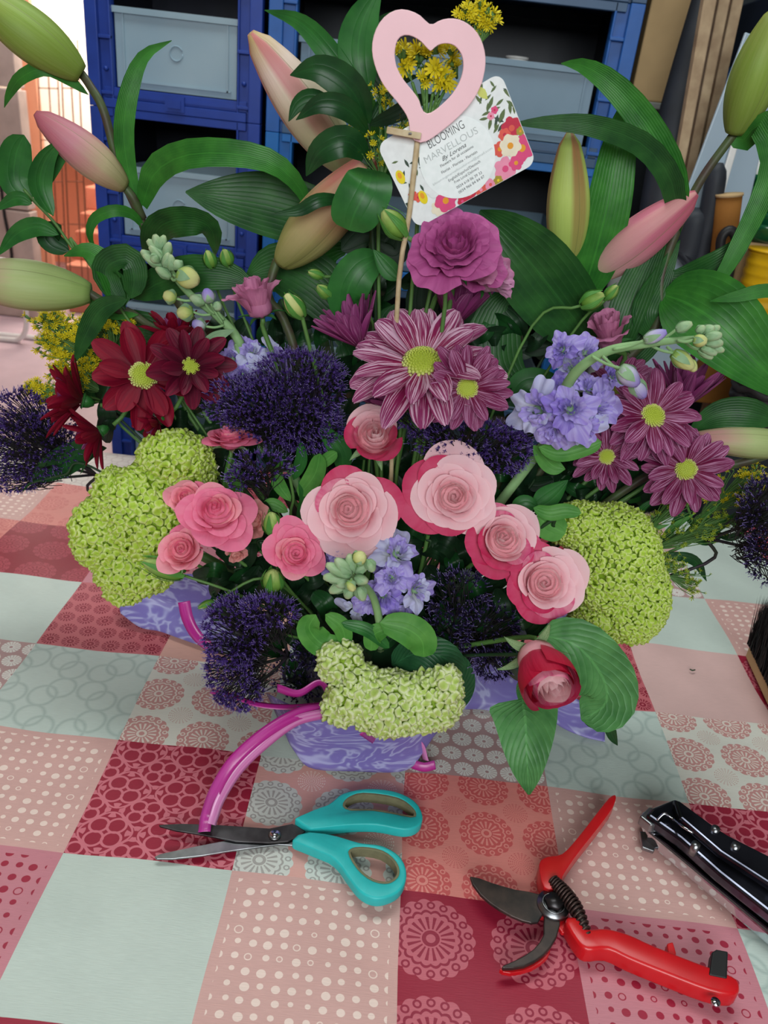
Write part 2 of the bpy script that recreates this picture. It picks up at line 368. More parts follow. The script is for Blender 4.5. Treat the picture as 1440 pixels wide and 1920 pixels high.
def medal(bg, fg, lo, n, k=14, small=True, mid=None):
    def f(t, u, v):
        x, y, r, th = cellp(u, v, n, .2, .3)
        body = scallop(r, th, .40, k); c = mixc(t, body, bg, fg)
        m_ = beads(r, th, .36, k, .042, .022).max(((r-.27-(th*k/2).cos().abs()*.025).abs() < .014))
        m_ = m_.max(((r > .10)*(r < .23)*((th*k/2).cos().abs() > .78))).max((r-.065).abs() < .02)
        c = mixc(t, m_*body, c, lo)
        if small:
            x, y, r, th = cellp(u, v, n, .7, .8)
            a = (r*34).fract()-.5; b_ = (th*(20/(2*PI))).fract()-.5; dt = ((a*a+b_*b_) < .07)*(r < .2)
            c = mixc(t, dt, c, mid or fg)
        return c
    return f
def rosettes(bg, fg, n, k=16, fill=True):
    def f(t, u, v):
        row = (v*n).floor(); off = (row*.5).fract(); x, y, r, th = cellp(u+off*(1/n), v, n)
        rays = ((th*k/2).cos().abs() > .62)*(r > .22)*(r < .43)
        m_ = rays.max((r < .17)-(r < .06)) if fill else ((r < .44+0*r)*1.0)-((th*k/2).cos().abs() < .3)*(r > .16)*(r < .44)-(r < .08)
        return mixc(t, m_, bg, fg)
    return f
def tone(bg, fg):
    def f(t, u, v):
        m_ = None
        for n, ox, oy in ((1.5, .2, .1), (1.5, .7, .6)):
            x, y, r, th = cellp(u, v, n, ox, oy)
            for dx, dy in ((.17, .17), (-.17, .17), (.17, -.17), (-.17, -.17)):
                q = ((x-dx)*(x-dx)*1.3+(y-dy)*(y-dy)).sqrt(); g = 1-((q-.17).abs()/.035).min(1.0); m_ = g if m_ is None else m_.max(g)
        return mixc(t, m_*.8, bg, fg)
    return f
def flat(c): return lambda t, u, v: c
def net(bg, fg):
    def f(t, u, v):
        x, y, r, th = cellp(u, v, 5.); x2, y2, r2, t2 = cellp(u, v, 5., .5, .5)
        return mixc(t, (((r-.34).abs() < .04).max((r2-.34).abs() < .04))*.7, bg, fg)
    return f
mint = srgb(192, 204, 196); pk = srgb(208, 164, 158); cream = srgb(236, 212, 202); mauve = srgb(196, 126, 138); dred = srgb(152, 26, 54)
CL = {
 'mint': pal(flat(mint), 'cloth_mint'), 'dots': pal(dots(pk, cream, 12.), 'cloth_dots'), 'rdots': pal(dots(mauve, srgb(158, 32, 60), 12.), 'cloth_red_dots'),
 'lace': pal(lace(dred, srgb(206, 112, 126)), 'cloth_lace'), 'doily': pal(medal(srgb(220, 164, 156), srgb(208, 210, 204), srgb(168, 164, 160), 2.1, 16, True, srgb(236, 212, 204)), 'cloth_doily'),
 'coral': pal(medal(srgb(224, 136, 128), srgb(206, 92, 92), srgb(228, 142, 134), 2.4, 16, True, srgb(206, 96, 96)), 'cloth_coral'),
 'big': pal(medal(dred, srgb(194, 98, 112), srgb(146, 30, 58), 1.7, 18, False), 'cloth_red_medallion'),
 'tone': pal(tone(srgb(192, 206, 199), srgb(162, 180, 174)), 'cloth_tone'),
 'med': pal(medal(srgb(214, 212, 202), srgb(196, 142, 138), srgb(222, 208, 198), 2.3, 16, True, srgb(196, 160, 152)), 'cloth_cream_medallion'),
 'roset': pal(rosettes(srgb(190, 98, 106), srgb(138, 32, 52), 6.), 'cloth_rosettes'),
 'daisy': pal(rosettes(srgb(178, 144, 142), srgb(222, 218, 212), 6., 16, False), 'cloth_daisies'),
 'pink': pal(flat(srgb(208, 172, 168)), 'cloth_pink'), 'peach': pal(flat(srgb(214, 164, 150)), 'cloth_peach'),
 'rose': pal(medal(srgb(214, 130, 122), srgb(204, 112, 108), srgb(216, 134, 126), 2.4, 12, False), 'cloth_coral_pale'), 'net': pal(net(srgb(214, 204, 196), srgb(190, 172, 168)), 'cloth_net'),
 'dred': pal(medal(srgb(140, 26, 48), srgb(166, 58, 74), srgb(140, 30, 50), 2.4, 14, False), 'cloth_dark_medallion'),
}
GRID = {(-1, -1): 'rdots', (0, -1): 'mint', (1, -1): 'dots', (2, -1): 'big', (3, -1): 'rdots', (4, -1): 'tone', (-2, -1): 'mint',
 (-2, 0): 'lace', (-1, 0): 'dots', (0, 0): 'lace', (1, 0): 'doily', (2, 0): 'coral', (3, 0): 'dots', (4, 0): 'lace', (5, 0): 'doily',
 (-2, 1): 'daisy', (-1, 1): 'tone', (0, 1): 'med', (1, 1): 'mint', (2, 1): 'daisy', (3, 1): 'tone', (4, 1): 'med', (5, 1): 'pink',
 (-2, 2): 'mint', (-1, 2): 'roset', (0, 2): 'peach', (1, 2): 'mint', (2, 2): 'coral', (3, 2): 'roset', (4, 2): 'pink', (5, 2): 'big', (-3, 2): 'coral',
 (-3, 3): 'rose', (-2, 3): 'dred', (-1, 3): 'rdots', (0, 3): 'rdots', (1, 3): 'rose', (2, 3): 'mint', (3, 3): 'pink', (4, 3): 'mint', (5, 3): 'dots',
 (-3, 4): 'dots', (-2, 4): 'rose', (-1, 4): 'rose', (0, 4): 'mint', (3, 4): 'dred', (4, 4): 'daisy', (5, 4): 'mint', (6, 3): 'mint', (6, 4): 'mint',
 (-4, 5): 'daisy', (-3, 5): 'net', (-2, 5): 'net', (-1, 5): 'net', (0, 5): 'roset', (4, 5): 'pink', (5, 5): 'mint'}
keys = list(CL)
def gw(i, j): return Vector(((-1.65+i-.003*j)*CELL, (3.037+.003*i+.926*j)*CELL, 0))
I0, I1, J0, J1 = -6, 7, -3, 6; K = 8
vs = []; fs = []; uv = []; mi = []
def wav(p): return .0012*math.sin(p.x*23+p.y*9)+.0010*math.sin(p.y*31-p.x*12)+.0008*math.sin(p.x*57+p.y*41)
from mathutils import noise as mn
def cloth_pt(gi, gj):
    o = 0.0; dz = 0; dy = 0; dx = 0
    a = min(max(gi, I0), I1); b_ = min(max(gj, J0), J1); p = gw(a, b_)
    drop = math.hypot(gi-a, gj-b_)*CELL
    p = p+Vector(((gi-a)*.03, (gj-b_)*.03, -drop))
    if drop == 0:
        p.x += .0022*mn.noise(p*9); p.y += .0022*mn.noise(p*9+Vector((5, 0, 0)))
        p.z += wav(p)-.003
    return p
for gi in range(I0-2, I1+2):
    for gj in range(J0-2, J1+2):
        t_ = GRID.get((gi, gj)) or keys[(gi*7+gj*5) % len(keys)]
        b0 = len(vs)
        for a in range(K+1):
            for b_ in range(K+1):
                vs.append(cloth_pt(gi+a/K, gj+b_/K)); uv.append((a/K, b_/K))
        for a in range(K):
            for b_ in range(K):
                q = b0+a*(K+1)+b_; fs.append((q, q+K+1, q+K+2, q+1)); mi.append(keys.index(t_))
cloth = make('tablecloth', vs, fs, None, None, uv=uv)
for k in keys: cloth.data.materials.append(CL[k])
cloth.data.polygons.foreach_set('material_index', mi)
bm_ = bmesh.new(); bm_.from_mesh(cloth.data); bmesh.ops.remove_doubles(bm_, verts=bm_.verts, dist=1e-5); bm_.to_mesh(cloth.data); bm_.free()
tag(cloth, 'patchwork print tablecloth in pink, red and pale mint squares covering the work table', 'tablecloth')
# table under it
tb = thing('work_table', 'table hidden under the patchwork print cloth', 'table', (0, .7, -.75))
x0, x1 = gw(I0, 0).x, gw(I1, 0).x; y0, y1 = gw(0, J0).y, gw(0, J1).y
box('tabletop', x0+.004, x1-.004, y0+.004, y1-.006, -.034, -.0062, M['wood'], tb, .004)
for lx in (x0+.06, x1-.11):
    for ly in (y0+.06, y1-.11): box('leg', lx, lx+.05, ly, ly+.05, -.75, -.034, M['wood'], tb, .003)
# ------------------------------------------------------------------ room
M['floor'] = plain('floor', srgb(200, 176, 184), .5, .3, var=.05, scale=6)
M['beige'] = plain('beige', srgb(196, 180, 172), .8, .2, var=.1, scale=9, bmp=.004)
M['peach'] = plain('peach', srgb(244, 176, 142), .75, .2, var=.03, scale=4)
M['whitewall'] = plain('whitewall', srgb(246, 238, 222), .7, .2, var=.02, scale=3)
M['terracotta'] = plain('terracotta', srgb(200, 124, 98), .6, .3, var=.08, scale=8)
M['dull'] = plain('dull', srgb(40, 46, 50), .8, .2, var=.1, scale=5)
M['plaster'] = plain('plaster', srgb(150, 152, 148), .8, .2, var=.06, scale=6)
struct(box('floor', -4, 3, -2.4, 6.2, -.80, -.7502, M['floor']))
struct(box('ceiling', -4, 3, -2.4, 6.2, 2.2, 2.25, M['plaster']))
struct(box('wall_back', -4, -.5, 6.1, 6.2, -.75, 2.2, M['peach']))
struct(box('wall_right', 2.9, 3.0, -2.4, 6.2, -.75, 2.2, M['plaster']))
struct(box('wall_left', -4, -3.9, -2.4, 6.2, -.75, 2.2, M['peach']))
struct(box('wall_front', -4, 3, -2.5, -2.4, -.75, 2.2, M['plaster']))
struct(box('wall_partition', -.6, 2.9, 2.25, 2.33, -.75, 2.2, M['dull']))
# peach door reveal, bright upper wall, steps
wv = P(100, 300, 4.6)
struct(box('trim_1', P(48, 250, 4.7).x, P(76, 250, 4.7).x, 4.70, 4.74, -.75, 2.2, M['peach']))
struct(box('wall_passage', P(62, 200, 5.6).x-.4, -.9, 5.6, 5.7, P(100, 285, 5.6).z, 2.2, M['whitewall']))
st = thing('steps', 'terracotta steps beyond the wire mesh, left of the blue crates', 'stairs', (-1.3, 4.4, -.75)); st['kind'] = 'structure'; st.name = 'stairs'
MW[st.name] = st.matrix_world.copy() if False else Matrix.Translation((-1.3, 4.4, -.75))
for k, yy in enumerate((500, 470, 435, 400, 350)):
    z1 = P(165, yy, 4.7+k*.16).z; xx = P(122+k*9, yy, 4.7+k*.16).x
    box('step', xx, xx+1.0, 4.7+k*.16, 5.55, (-.75 if k == 0 else zp), z1, M['terracotta'], st, .01); zp = z1
# rough block pier at the far left
pr = thing('wall_pier', 'rough beige block pier at the left edge of the picture', 'pier', (-2.6, 4.6, -.75)); pr['kind'] = 'structure'
z = -.75; k = 0
xr = P(48, 250, 4.5).x
while z < 2.2:
    hh = .30; off = .22 if k % 2 else 0
    for xa, xb in ((xr-1.3, xr-.62+off), (xr-.62+off, xr-.005*(k % 3))):
        box('block', xa+.002, xb-.002, 4.46+.004*((k*7) % 3), 4.56, z+.005, min(2.19, z+hh-.005), M['beige'], pr, .004)
    z += hh; k += 1
tag(tube('cable', [P(0, 330, 4.4), P(8, 400, 4.4), P(22, 480, 4.4), P(18, 560, 4.4)], .009, M['black'], None, 20), 'thin dark cable hanging down the beige block pier', 'cable')
# wire mesh panels leaning in the passage
M['rust'] = plain('rust', srgb(150, 92, 66), .7)
for n, (a, b_, Yp, lab) in enumerate(((68, 105, 4.5, 'rusty wire mesh panel nearest the beige pier'), (112, 145, 4.4, 'rusty wire mesh panel nearest the blue crates'))):
    wm = thing('mesh_panel', lab, 'wire mesh', P((a+b_)/2, 560, Yp), 'wire mesh panels in the passage')
    cnt = 3
    for i in range(cnt):
        xx = a+(b_-a)*i/(cnt-1); tube('wire', [P(xx, 62+6*i, Yp), P(xx+22+(6 if i % 2 else 0), 560, Yp)], .0038, M['rust'], wm, sides=5)
    for yy in (95, 165, 262, 340, 420, 500):
        tube('wire', [P(a+(yy-62)*.04, yy, Yp-.006), P(b_+(yy-62)*.045, yy+1, Yp-.006)], .0028, M['rust'], wm, sides=5)
# white hoops of tubular stool standing in the passage
M['white'] = plain('white', srgb(240, 240, 238), .35, .5, var=.02)
hs = thing('tubular_stool', 'white tubular stool of bent hoops on the pink floor at the left edge', 'stool', G(0, 650, -.75))
for k in range(2):
    e = G(5+k*16, 640+k*6, -.75); r = .13+.03*k
    pts = [e+Vector((-.45, k*.12, .012)), e+Vector((0, k*.12, .012)), e+Vector((.10, k*.12, .03)), e+Vector((.14, k*.12, .12)), e+Vector((.13, k*.12, .32)), e+Vector((.02, k*.12, .40)), e+Vector((-.45, k*.12, .41))]
    tube('hoop', pts, .014, M['white'], hs, 40, 8)
box('seat', e.x-.62, e.x-.2, e.y-.2, e.y+.1, e.z+.425, e.z+.45, M['white'], hs, .01)
# ------------------------------------------------------------------ crates
def matc(n, c): M[n] = plain(n, c, .42, .4, var=.06, scale=30, bmp=.0004); return M[n]
matc('navy', srgb(30, 62, 152)); matc('slate', srgb(58, 88, 122)); matc('azure', srgb(20, 104, 180)); matc('royal', srgb(32, 92, 170)); matc('dim', srgb(24, 32, 50)); matc('navy_shade', srgb(18, 24, 48))
m_, t, b = newmat('bin', .35, .4); o = texco(t, 'Object'); c = ramp(t, noise(t, o, 5, 3), [(.3, srgb(160, 190, 208)), (.7, srgb(184, 208, 220))]); t.links.new(c, b.inputs['Base Color']); transl(t, b, c, .3); M['bin'] = m_
m_, t, b = newmat('bin_dim', .4, .4); c = ramp(t, noise(t, texco(t, 'Object'), 5, 3), [(.3, srgb(110, 140, 164)), (.7, srgb(140, 168, 188))]); t.links.new(c, b.inputs['Base Color']); transl(t, b, c, .25); M['bin_dim'] = m_
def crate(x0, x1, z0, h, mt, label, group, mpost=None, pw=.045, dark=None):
    y0, y1 = 1.6, 1.98; mp = mpost or mt; dark = dark or M['navy_shade']  # dark: interior shade painted into the back and side panels
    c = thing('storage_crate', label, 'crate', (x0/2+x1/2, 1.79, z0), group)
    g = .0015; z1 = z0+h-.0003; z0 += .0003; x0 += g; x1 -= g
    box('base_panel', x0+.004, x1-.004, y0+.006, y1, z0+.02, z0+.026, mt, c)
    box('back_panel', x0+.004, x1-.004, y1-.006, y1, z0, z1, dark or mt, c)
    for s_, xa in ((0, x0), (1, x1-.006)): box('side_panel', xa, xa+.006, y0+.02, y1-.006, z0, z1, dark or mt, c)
    box('rail', x0+pw*.6, x1-pw*.6, y0+.003, y0+.016, z0, z0+.0155, mt, c, .001)
    box('rail', x0+pw*.6, x1-pw*.6, y0+.008, y0+.018, z0+.016, z0+.034, mt, c, .001)
    box('rail', x0+pw*.6, x1-pw*.6, y0+.004, y0+.016, z1-.014, z1, mt, c, .001)
    for sgn, xa in ((1, x0), (-1, x1)):
        p = MB(); lo, hi = sorted((xa, xa+sgn*pw)); p.box(lo, hi, y0+.012, y0+.03, z0, z1)
        lo, hi = sorted((xa, xa+sgn*pw*.5)); p.box(lo, hi, y0, y0+.012, z0, z1)
        for q in (.08, .42, .78): lo, hi = sorted((xa+sgn*pw*.5, xa+sgn*pw)); p.box(lo, hi, y0+.002, y0+.012, z0+h*q, z0+h*q+.006)
        lo, hi = sorted((xa+sgn*pw*.92, xa+sgn*pw)); p.box(lo, hi, y0+.004, y0+.012, z0, z1)
        o = p.make('corner_post', mp, c, smooth=False); bevel(o, .0012)
        bx = xa+sgn*pw*.72
        tube('lug', [Vector((bx, y0+.004, z0+h*.24)), Vector((bx, y0+.013, z0+h*.24))], .004, mp, c, sides=8)
    xm = (x0+x1)/2
    latch = MB().box(xm-.018, xm+.018, y0, y0+.01, z0+.004, z0+.03).box(xm-.012, xm+.012, y0-.003, y0+.002, z0+.010, z0+.024).make('latch', mt, c, smooth=False)
    return c
def tray(x0, x1, z0, h, mt, label, group, tilt=0):
    b_ = thing('storage_bin', label, 'bin', ((x0+x1)/2, 1.8, z0), group); y0, y1 = 1.622, 1.93
    m_ = MB(); m_.box(x0, x1, y0, y1, z0, z0+.003); m_.box(x0, x1, y0, y0+.003, z0+.003, z0+h); m_.box(x0, x1, y1-.003, y1, z0+.003, z0+h)
    m_.box(x0, x0+.003, y0+.003, y1-.003, z0+.003, z0+h); m_.box(x1-.003, x1, y0+.003, y1-.003, z0+.003, z0+h)
    m_.make('body', mt, b_, smooth=False)
    r = MB(); r.box(x0-.004, x1+.004, y0-.006, y0, z0+h-.01, z0+h)
    for xa in (x0+.014, x1-.018): r.box(xa, xa+.003, y0-.003, y0, z0+.01, z0+h-.01)
    r.box(x0+.01, x1-.01, y0-.003, y0, z0+.010, z0+.013); r.make('rim', mt, b_, smooth=False)
    pts = [Vector(((x0+x1)/2+.012*math.cos(a), y0-.001, z0+h*.5+.012*math.sin(a))) for a in np.linspace(.4, PI*2, 16)]
    tube('moulded_ring', pts, .0012, mt, b_, sides=5); return b_
GRL = 'navy crates in the left stack'; GRM = 'crates in the middle stack'
zs = [(-.556, .263), (-.293, .263), (-.03, .264), (.234, .263), (.497, .263), (.760, .263)]
pos = ['sixth from the top', 'fifth from the top', 'behind the red daisies', 'behind the left lily leaves', 'beside the bright opening', 'cut off by the top edge of the picture']
for k, (z, h_) in enumerate(zs):
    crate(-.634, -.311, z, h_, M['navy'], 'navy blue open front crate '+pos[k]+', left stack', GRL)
    if k != 5: tray(-.585, -.362, z+.036, .128 if k != 0 else .1, M['bin'], 'pale grey bin inside the left navy crate '+pos[k], 'bins in the left stack')
ml = ['sixth from the top', 'fifth from the top', 'hidden behind the mums', 'behind the centre lily bud', 'behind the pink heart', 'cut off above the pink heart']
mm = [('slate', None), ('slate', None), ('slate', 'azure'), ('azure', 'azure'), ('slate', 'royal'), ('slate', 'slate')]
for k, (z, h_) in enumerate(zs):
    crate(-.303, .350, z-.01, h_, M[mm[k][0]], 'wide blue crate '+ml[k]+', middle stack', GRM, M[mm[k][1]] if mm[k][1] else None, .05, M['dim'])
    if k != 5: tray(-.245, .290, z+.026, (.1, .1, .09, .11, .125, 0)[k], M['bin_dim' if k > 2 else 'bin'], 'wide translucent bin inside the middle crate '+ml[k], 'bins in the middle stack')
for xa, xb, l in ((-.634, -.311, 'left'), (-.303, .350, 'middle')):
    tag(box('plinth', xa, xb, 1.6, 1.98, -.7499, -.567 if xa > -.5 else -.557, M['dull']), 'dark plinth under the %s stack of blue crates' % l, 'plinth')
# odds and ends seen in the bins
for k, (x, y, dx, dz) in enumerate(((965, 125, 40, 26), (1010, 133, 34, 12), (1040, 138, 26, 16), (1085, 142, 30, 12))):
    p = P(x, y+14, 1.70); r = dx*pxm(p)/2; q = thing('plastic_cup', ('upright white plastic cup', 'white cup lying behind the upright one', 'small white tub between two cups', 'white cup nearest the right post')[k]+' in the bin right of the pink heart', 'cup', p, 'white cups in the wide bin')
    h_ = dz*pxm(p)
    tube('body', [Vector((p.x, p.y, .655-.03-.0)), Vector((p.x, p.y, p.z+h_))], lambda s_: r*(.8+.2*s_), M['white'], q, sides=16)
    tube('rim', [Vector((p.x, p.y, p.z+h_-.002)), Vector((p.x, p.y, p.z+h_+.002))], r*1.08, M['white'], q, sides=16)
# ------------------------------------------------------------------ right hand clutter
def quadprism(name, px, Y, th, mat, label, cat_, parent=None, bv=.002):
    pts = [P(x, y, Y if not isinstance(Y, (list, tuple)) else Y[i]) for i, (x, y) in enumerate(px)]
    o = prism(name, pts, (0, th, 0), mat, parent, bv=bv)
    if parent is None: tag(o, label, cat_)
    return o
M['card'] = plain('card', srgb(190, 160, 118), .8, .2, var=.06, scale=14)
M['card_dark'] = plain('card_dark', srgb(140, 92, 40), .8, .2, var=.08, scale=10)
M['timber'] = plain('timber', srgb(196, 172, 140), .65, .2, c2=srgb(156, 130, 104), scale=30)
M['acryl'] = plain('acryl', srgb(170, 190, 206), .25, .5, var=.04, scale=4)
M['umb'] = plain('umb', srgb(46, 50, 58), .55, .3, var=.15, scale=12)
M['glassgreen'] = plain('glassgreen', srgb(20, 96, 62), .15, .6, var=.2, scale=12)
M['yellow'] = plain('yellow', srgb(226, 176, 24), .35, .4, var=.05)
M['blackwicker'] = plain('blackwicker', srgb(34, 32, 34), .6)
def floorpt(x, y, Y): q = P(x, y, Y); return q
# cardboard box on a grey rack
rk = thing('metal_rack', 'grey metal rack behind the timber, holding the cardboard box', 'rack', (.52, 1.85, -.75))
zt = P(1230, 192, 1.72).z; xl = P(1193, 190, 1.72).x; xr2 = .66
box('shelf', .37, xr2, 1.72, 2.0, zt-.012, zt, M['plaster'], rk, .002); box('shelf', .37, xr2, 1.72, 2.0, .02, .032, M['plaster'], rk, .002)
for xa in (.37, xr2-.016):
    for ya in (1.72, 1.984): box('leg', xa, xa+.016, ya, ya+.016, -.75, .02, M['plaster'], rk); box('post', xa, xa+.016, ya, ya+.016, .032, zt-.012, M['plaster'], rk)
cb = thing('cardboard_box', 'tall plain cardboard box to the right of the blue crates', 'box', ((xl+xr2)/2, 1.86, zt))
box('body', .385, P(1300, 60, 1.73).x, 1.73, 1.98, zt+.0005, zt+.46, M['card'], cb, .003)
box('flap', .387, P(1298, 60, 1.73).x, 1.722, 1.7295, zt+.40, zt+.46, M['card'], cb, .001)
# jars on the lower shelf of that rack
for k, (x, y, r, mt, lab) in enumerate(((1235, 240, .03, 'white', 'white plastic jar under the cardboard box'), (1215, 380, .034, 'white', 'white bottle beside a red tin under the rack shelf'), (1190, 400, .022, 'red', 'small red tin behind the upright lily leaf'))):
    p = P(x, y, 1.78); q = thing('jar', lab, 'jar', (p.x, p.y, .032)); hh = (.30, .2, .16)[k]
    tube('body', [Vector((p.x, p.y, .0325)), Vector((p.x, p.y, .04)), Vector((p.x, p.y, .03+hh*.85)), Vector((p.x, p.y, .03+hh))], lambda s_: r*(1 if s_ < .9 else .6), M[mt], q, sides=18)
    tube('lid', [Vector((p.x, p.y, .03+hh)), Vector((p.x, p.y, .05+hh))], r*.62, M[mt], q, sides=18)
# umbrella: furled, leaning
um = thing('furled_umbrella', 'long dark furled umbrella leaning between cardboard box and timber', 'umbrella', P(1180, 760, 1.50))
tube('canopy', [P(1335, -60, 1.62), P(1310, 60, 1.6), P(1290, 150, 1.59), P(1262, 260, 1.57), P(1232, 400, 1.55), P(1205, 560, 1.53), P(1175, 760, 1.51)], lambda s_: .012+.024*math.sin(PI*min(1, s_*.95+.05))**.8, M['umb'], um, 40, 7)
tube('shaft', [P(1175, 760, 1.51), P(1120, 1120, 1.48), P(1095, 1290, 1.46)], .005, M['steel_dark'], um, 12)
# timber planks
for k, (xa, xb, xc, xd, Yp) in enumerate(((1330, 1356, 1245, 1258, 1.50), (1360, 1382, 1262, 1276, 1.52), (1386, 1408, 1280, 1296, 1.54))):
    quadprism('timber_plank', [(xa, -60), (xb, -60), (xd-14, 520), (xc-14, 520)], Yp, .02, M['timber'], ('leftmost of the three pale timber planks beside the umbrella', 'middle one of the three pale timber planks', 'rightmost pale timber plank, behind the clear sheet')[k], 'plank')
# acrylic sheet
quadprism('plastic_sheet', [(1398, 60), (1440, 75), (1475, 80), (1345, 640), (1225, 760), (1160, 700)], 1.44, .006, M['acryl'], 'pale grey plastic sheet leaning behind the right lily stem', 'sheet')
quadprism('plastic_strip', [(1425, 95), (1436, 95), (1290, 600), (1272, 600)], 1.43, .004, M['white'], 'narrow white plastic strip on the front of the pale sheet', 'strip')
for k, (pts, r, lab) in enumerate((([P(1348, 305, 1.40), P(1320, 450, 1.40), P(1285, 620, 1.40)], .017, 'longer black padded rod leaning on the pale sheet'), ([P(1308, 390, 1.41), P(1290, 470, 1.41), P(1275, 488, 1.41)], .026, 'short fat black padded rod left of the longer one'))):
    tag(tube('padded_rod', pts, lambda s_, r=r: r*(1-(2*s_-1)**12*.6), M['umb'], None, 20, 12), lab, 'rod')
# brown tube, hook
ct = thing('cardboard_tube', 'upright brown cardboard tube right of the padded rods', 'tube', P(1335, 650, 1.38))
tube('body', [P(1368, 365, 1.38), P(1335, 650, 1.38)], .020, M['card_dark'], ct, 6, 20)
tube('end_ring', [P(1368, 363, 1.38), P(1367.5, 368, 1.38)], .0215, M['card'], ct, 2, 20)
tag(tube('cane_handle', [P(1352, 500, 1.33), P(1352, 450, 1.33), P(1368, 432, 1.33), P(1380, 450, 1.33), P(1370, 500, 1.33), P(1345, 620, 1.33)], .008, M['black'], None, 24, 8), 'black hooked cane handle in front of the brown tube', 'cane')
# side shelf with tub, plates, crate, carton
ss = thing('side_shelf', 'wooden side shelf behind the right end of the table', 'shelf', (1.1, 1.5, -.75))
zsf = P(1400, 760, 1.42).z
box('shelf_board', .66, 1.5, 1.32, 1.68, zsf-.02, zsf, M['timber'], ss, .002)
for xa in (.67, 1.45): box('leg', xa, xa+.04, 1.34, 1.38, -.75, zsf-.02, M['timber'], ss); box('leg', xa, xa+.04, 1.62, 1.66, -.75, zsf-.02, M['timber'], ss)
cz = P(1410, 602, 1.42).z; cx0 = P(1318, 700, 1.40).x
bc = thing('carton', 'brown cardboard carton under the yellow tub at the right edge', 'carton', (cx0+.13, 1.5, zsf))
box('body', cx0, cx0+.28, 1.40, 1.62, zsf+.0005, cz, M['card_dark'], bc, .003); box('flap', cx0+.004, cx0+.276, 1.392, 1.3995, cz-.05, cz-.002, M['card_dark'], bc, .001)
yt = thing('yellow_tub', 'bright yellow ribbed tub standing on the brown carton', 'tub', (P(1425, 600, 1.46).x, 1.47, cz))
px_ = yt.matrix_world.translation.x; ht = P(1410, 470, 1.46).z-cz
tube('body', [Vector((px_, 1.47, cz+.001+ht*q)) for q in np.linspace(0, 1, 20)], lambda s_: .047+.004*s_+.0012*math.sin(s_*40), M['yellow'], yt, None, 28)
tube('rim', [Vector((px_, 1.47, cz+ht)), Vector((px_, 1.47, cz+ht+.004))], .054, M['yellow'], yt, None, 28)
gb = thing('glass_bowls', 'stack of dark green glass bowls above the yellow tub', 'bowl', P(1425, 440, 1.56)); xg = P(1445, 400, 1.57).x; zg = P(1425, 465, 1.57).z
tag(gb, 'stack of dark green glass bowls behind the yellow tub', 'bowls')
for k in range(5):
    z = zg+.012+k*.02; tube('bowl', [Vector((xg, 1.57, z+q*.032)) for q in (0, .3, .7, 1)], lambda s_: .032+.03*s_**.6, M['glassgreen'], gb, None, 28)
tag(box('wooden_block', xg-.04, xg+.04, 1.54, 1.60, cz+.0005, zg+.011, M['card']), 'small plain box under the green glass bowls', 'box')
bg = make('x', [], [], None); bpy.data.objects.remove(bg)
# crumpled white bag
b_ = MB(); n1, n2 = 14, 20; c0 = P(1425, 300, 1.64)
for i in range(n1+1):
    for j in range(n2):
        th, ph = PI*i/n1, 2*PI*j/n2; r = .06*(1+.22*mn.noise(Vector((i*.6, math.cos(ph)*2, math.sin(ph)*2)))+.1*mn.noise(Vector((i*1.7, math.cos(ph)*5, math.sin(ph)*5))))
        b_.v.append(c0+Vector((r*1.1*math.sin(th)*math.cos(ph), r*.6*math.sin(th)*math.sin(ph), r*1.05*math.cos(th)))); b_.u.append((0, 0))
for i in range(n1):
    for j in range(n2): b_.f.append((i*n2+j, i*n2+(j+1) % n2, (i+1)*n2+(j+1) % n2, (i+1)*n2+j))
tag(b_.make('plastic_bag', M['white']), 'crumpled white plastic bag above the green glass bowls', 'bag')
zb = c0.z-.058
tag(box('wooden_crate', c0.x-.07, c0.x+.4, 1.62, 1.68, cz+.0005, zb, M['plaster']), 'grey upright board carrying the white bag', 'board')
zc = P(1430, 218, 1.72).z; bcx = P(1418, 150, 1.72).x
cr2 = thing('blue_box', 'small bright blue plastic box at the right edge, upper shelf', 'box', (bcx+.15, 1.8, zc))
box('body', bcx, bcx+.4, 1.72, 1.95, zc, zc+.09, M['azure'], cr2, .004); box('lid', bcx-.004, bcx+.404, 1.716, 1.954, zc+.0905, zc+.2, M['dim'], cr2, .004)
w2 = thing('wall_shelf', 'grey wall shelf under the small blue box', 'shelf', (bcx+.15, 1.85, zc-.01)); box('board', bcx-.03, bcx+.5, 1.70, 2.245, zc-.014, zc-.0005, M['plaster'], w2); box('bracket', bcx+.05, bcx+.07, 1.72, 2.245, zc-.10, zc-.0145, M['plaster'], w2); box('bracket', bcx+.40, bcx+.42, 1.72, 2.245, zc-.10, zc-.0145, M['plaster'], w2)
# dark wicker basket, lower right
bk = thing('wicker_basket', 'dark woven basket beside the brown carton at the right edge', 'basket', P(1440, 830, 1.28)); cc = P(1455, 800, 1.26)
for k in range(7):
    z = k*.016; pts = [cc+Vector(((.075+.003*k)*math.cos(a), (.05+.003*k)*math.sin(a), z+.004*math.sin(a*9+k*PI))) for a in np.linspace(0, 2*PI, 40)]
    tube('woven_band', pts, .0075, M['blackwicker'], bk, None, 6)
box('base', cc.x-.07, cc.x+.07, cc.y-.045, cc.y+.045, cc.z-.012, cc.z-.004, M['blackwicker'], bk, .003)
tag(box('plank_stand', cc.x-.09, cc.x+.3, cc.y-.03, cc.y+.07, -.75, cc.z-.013, M['dull']), 'dark stand under the woven basket behind the table', 'stand')
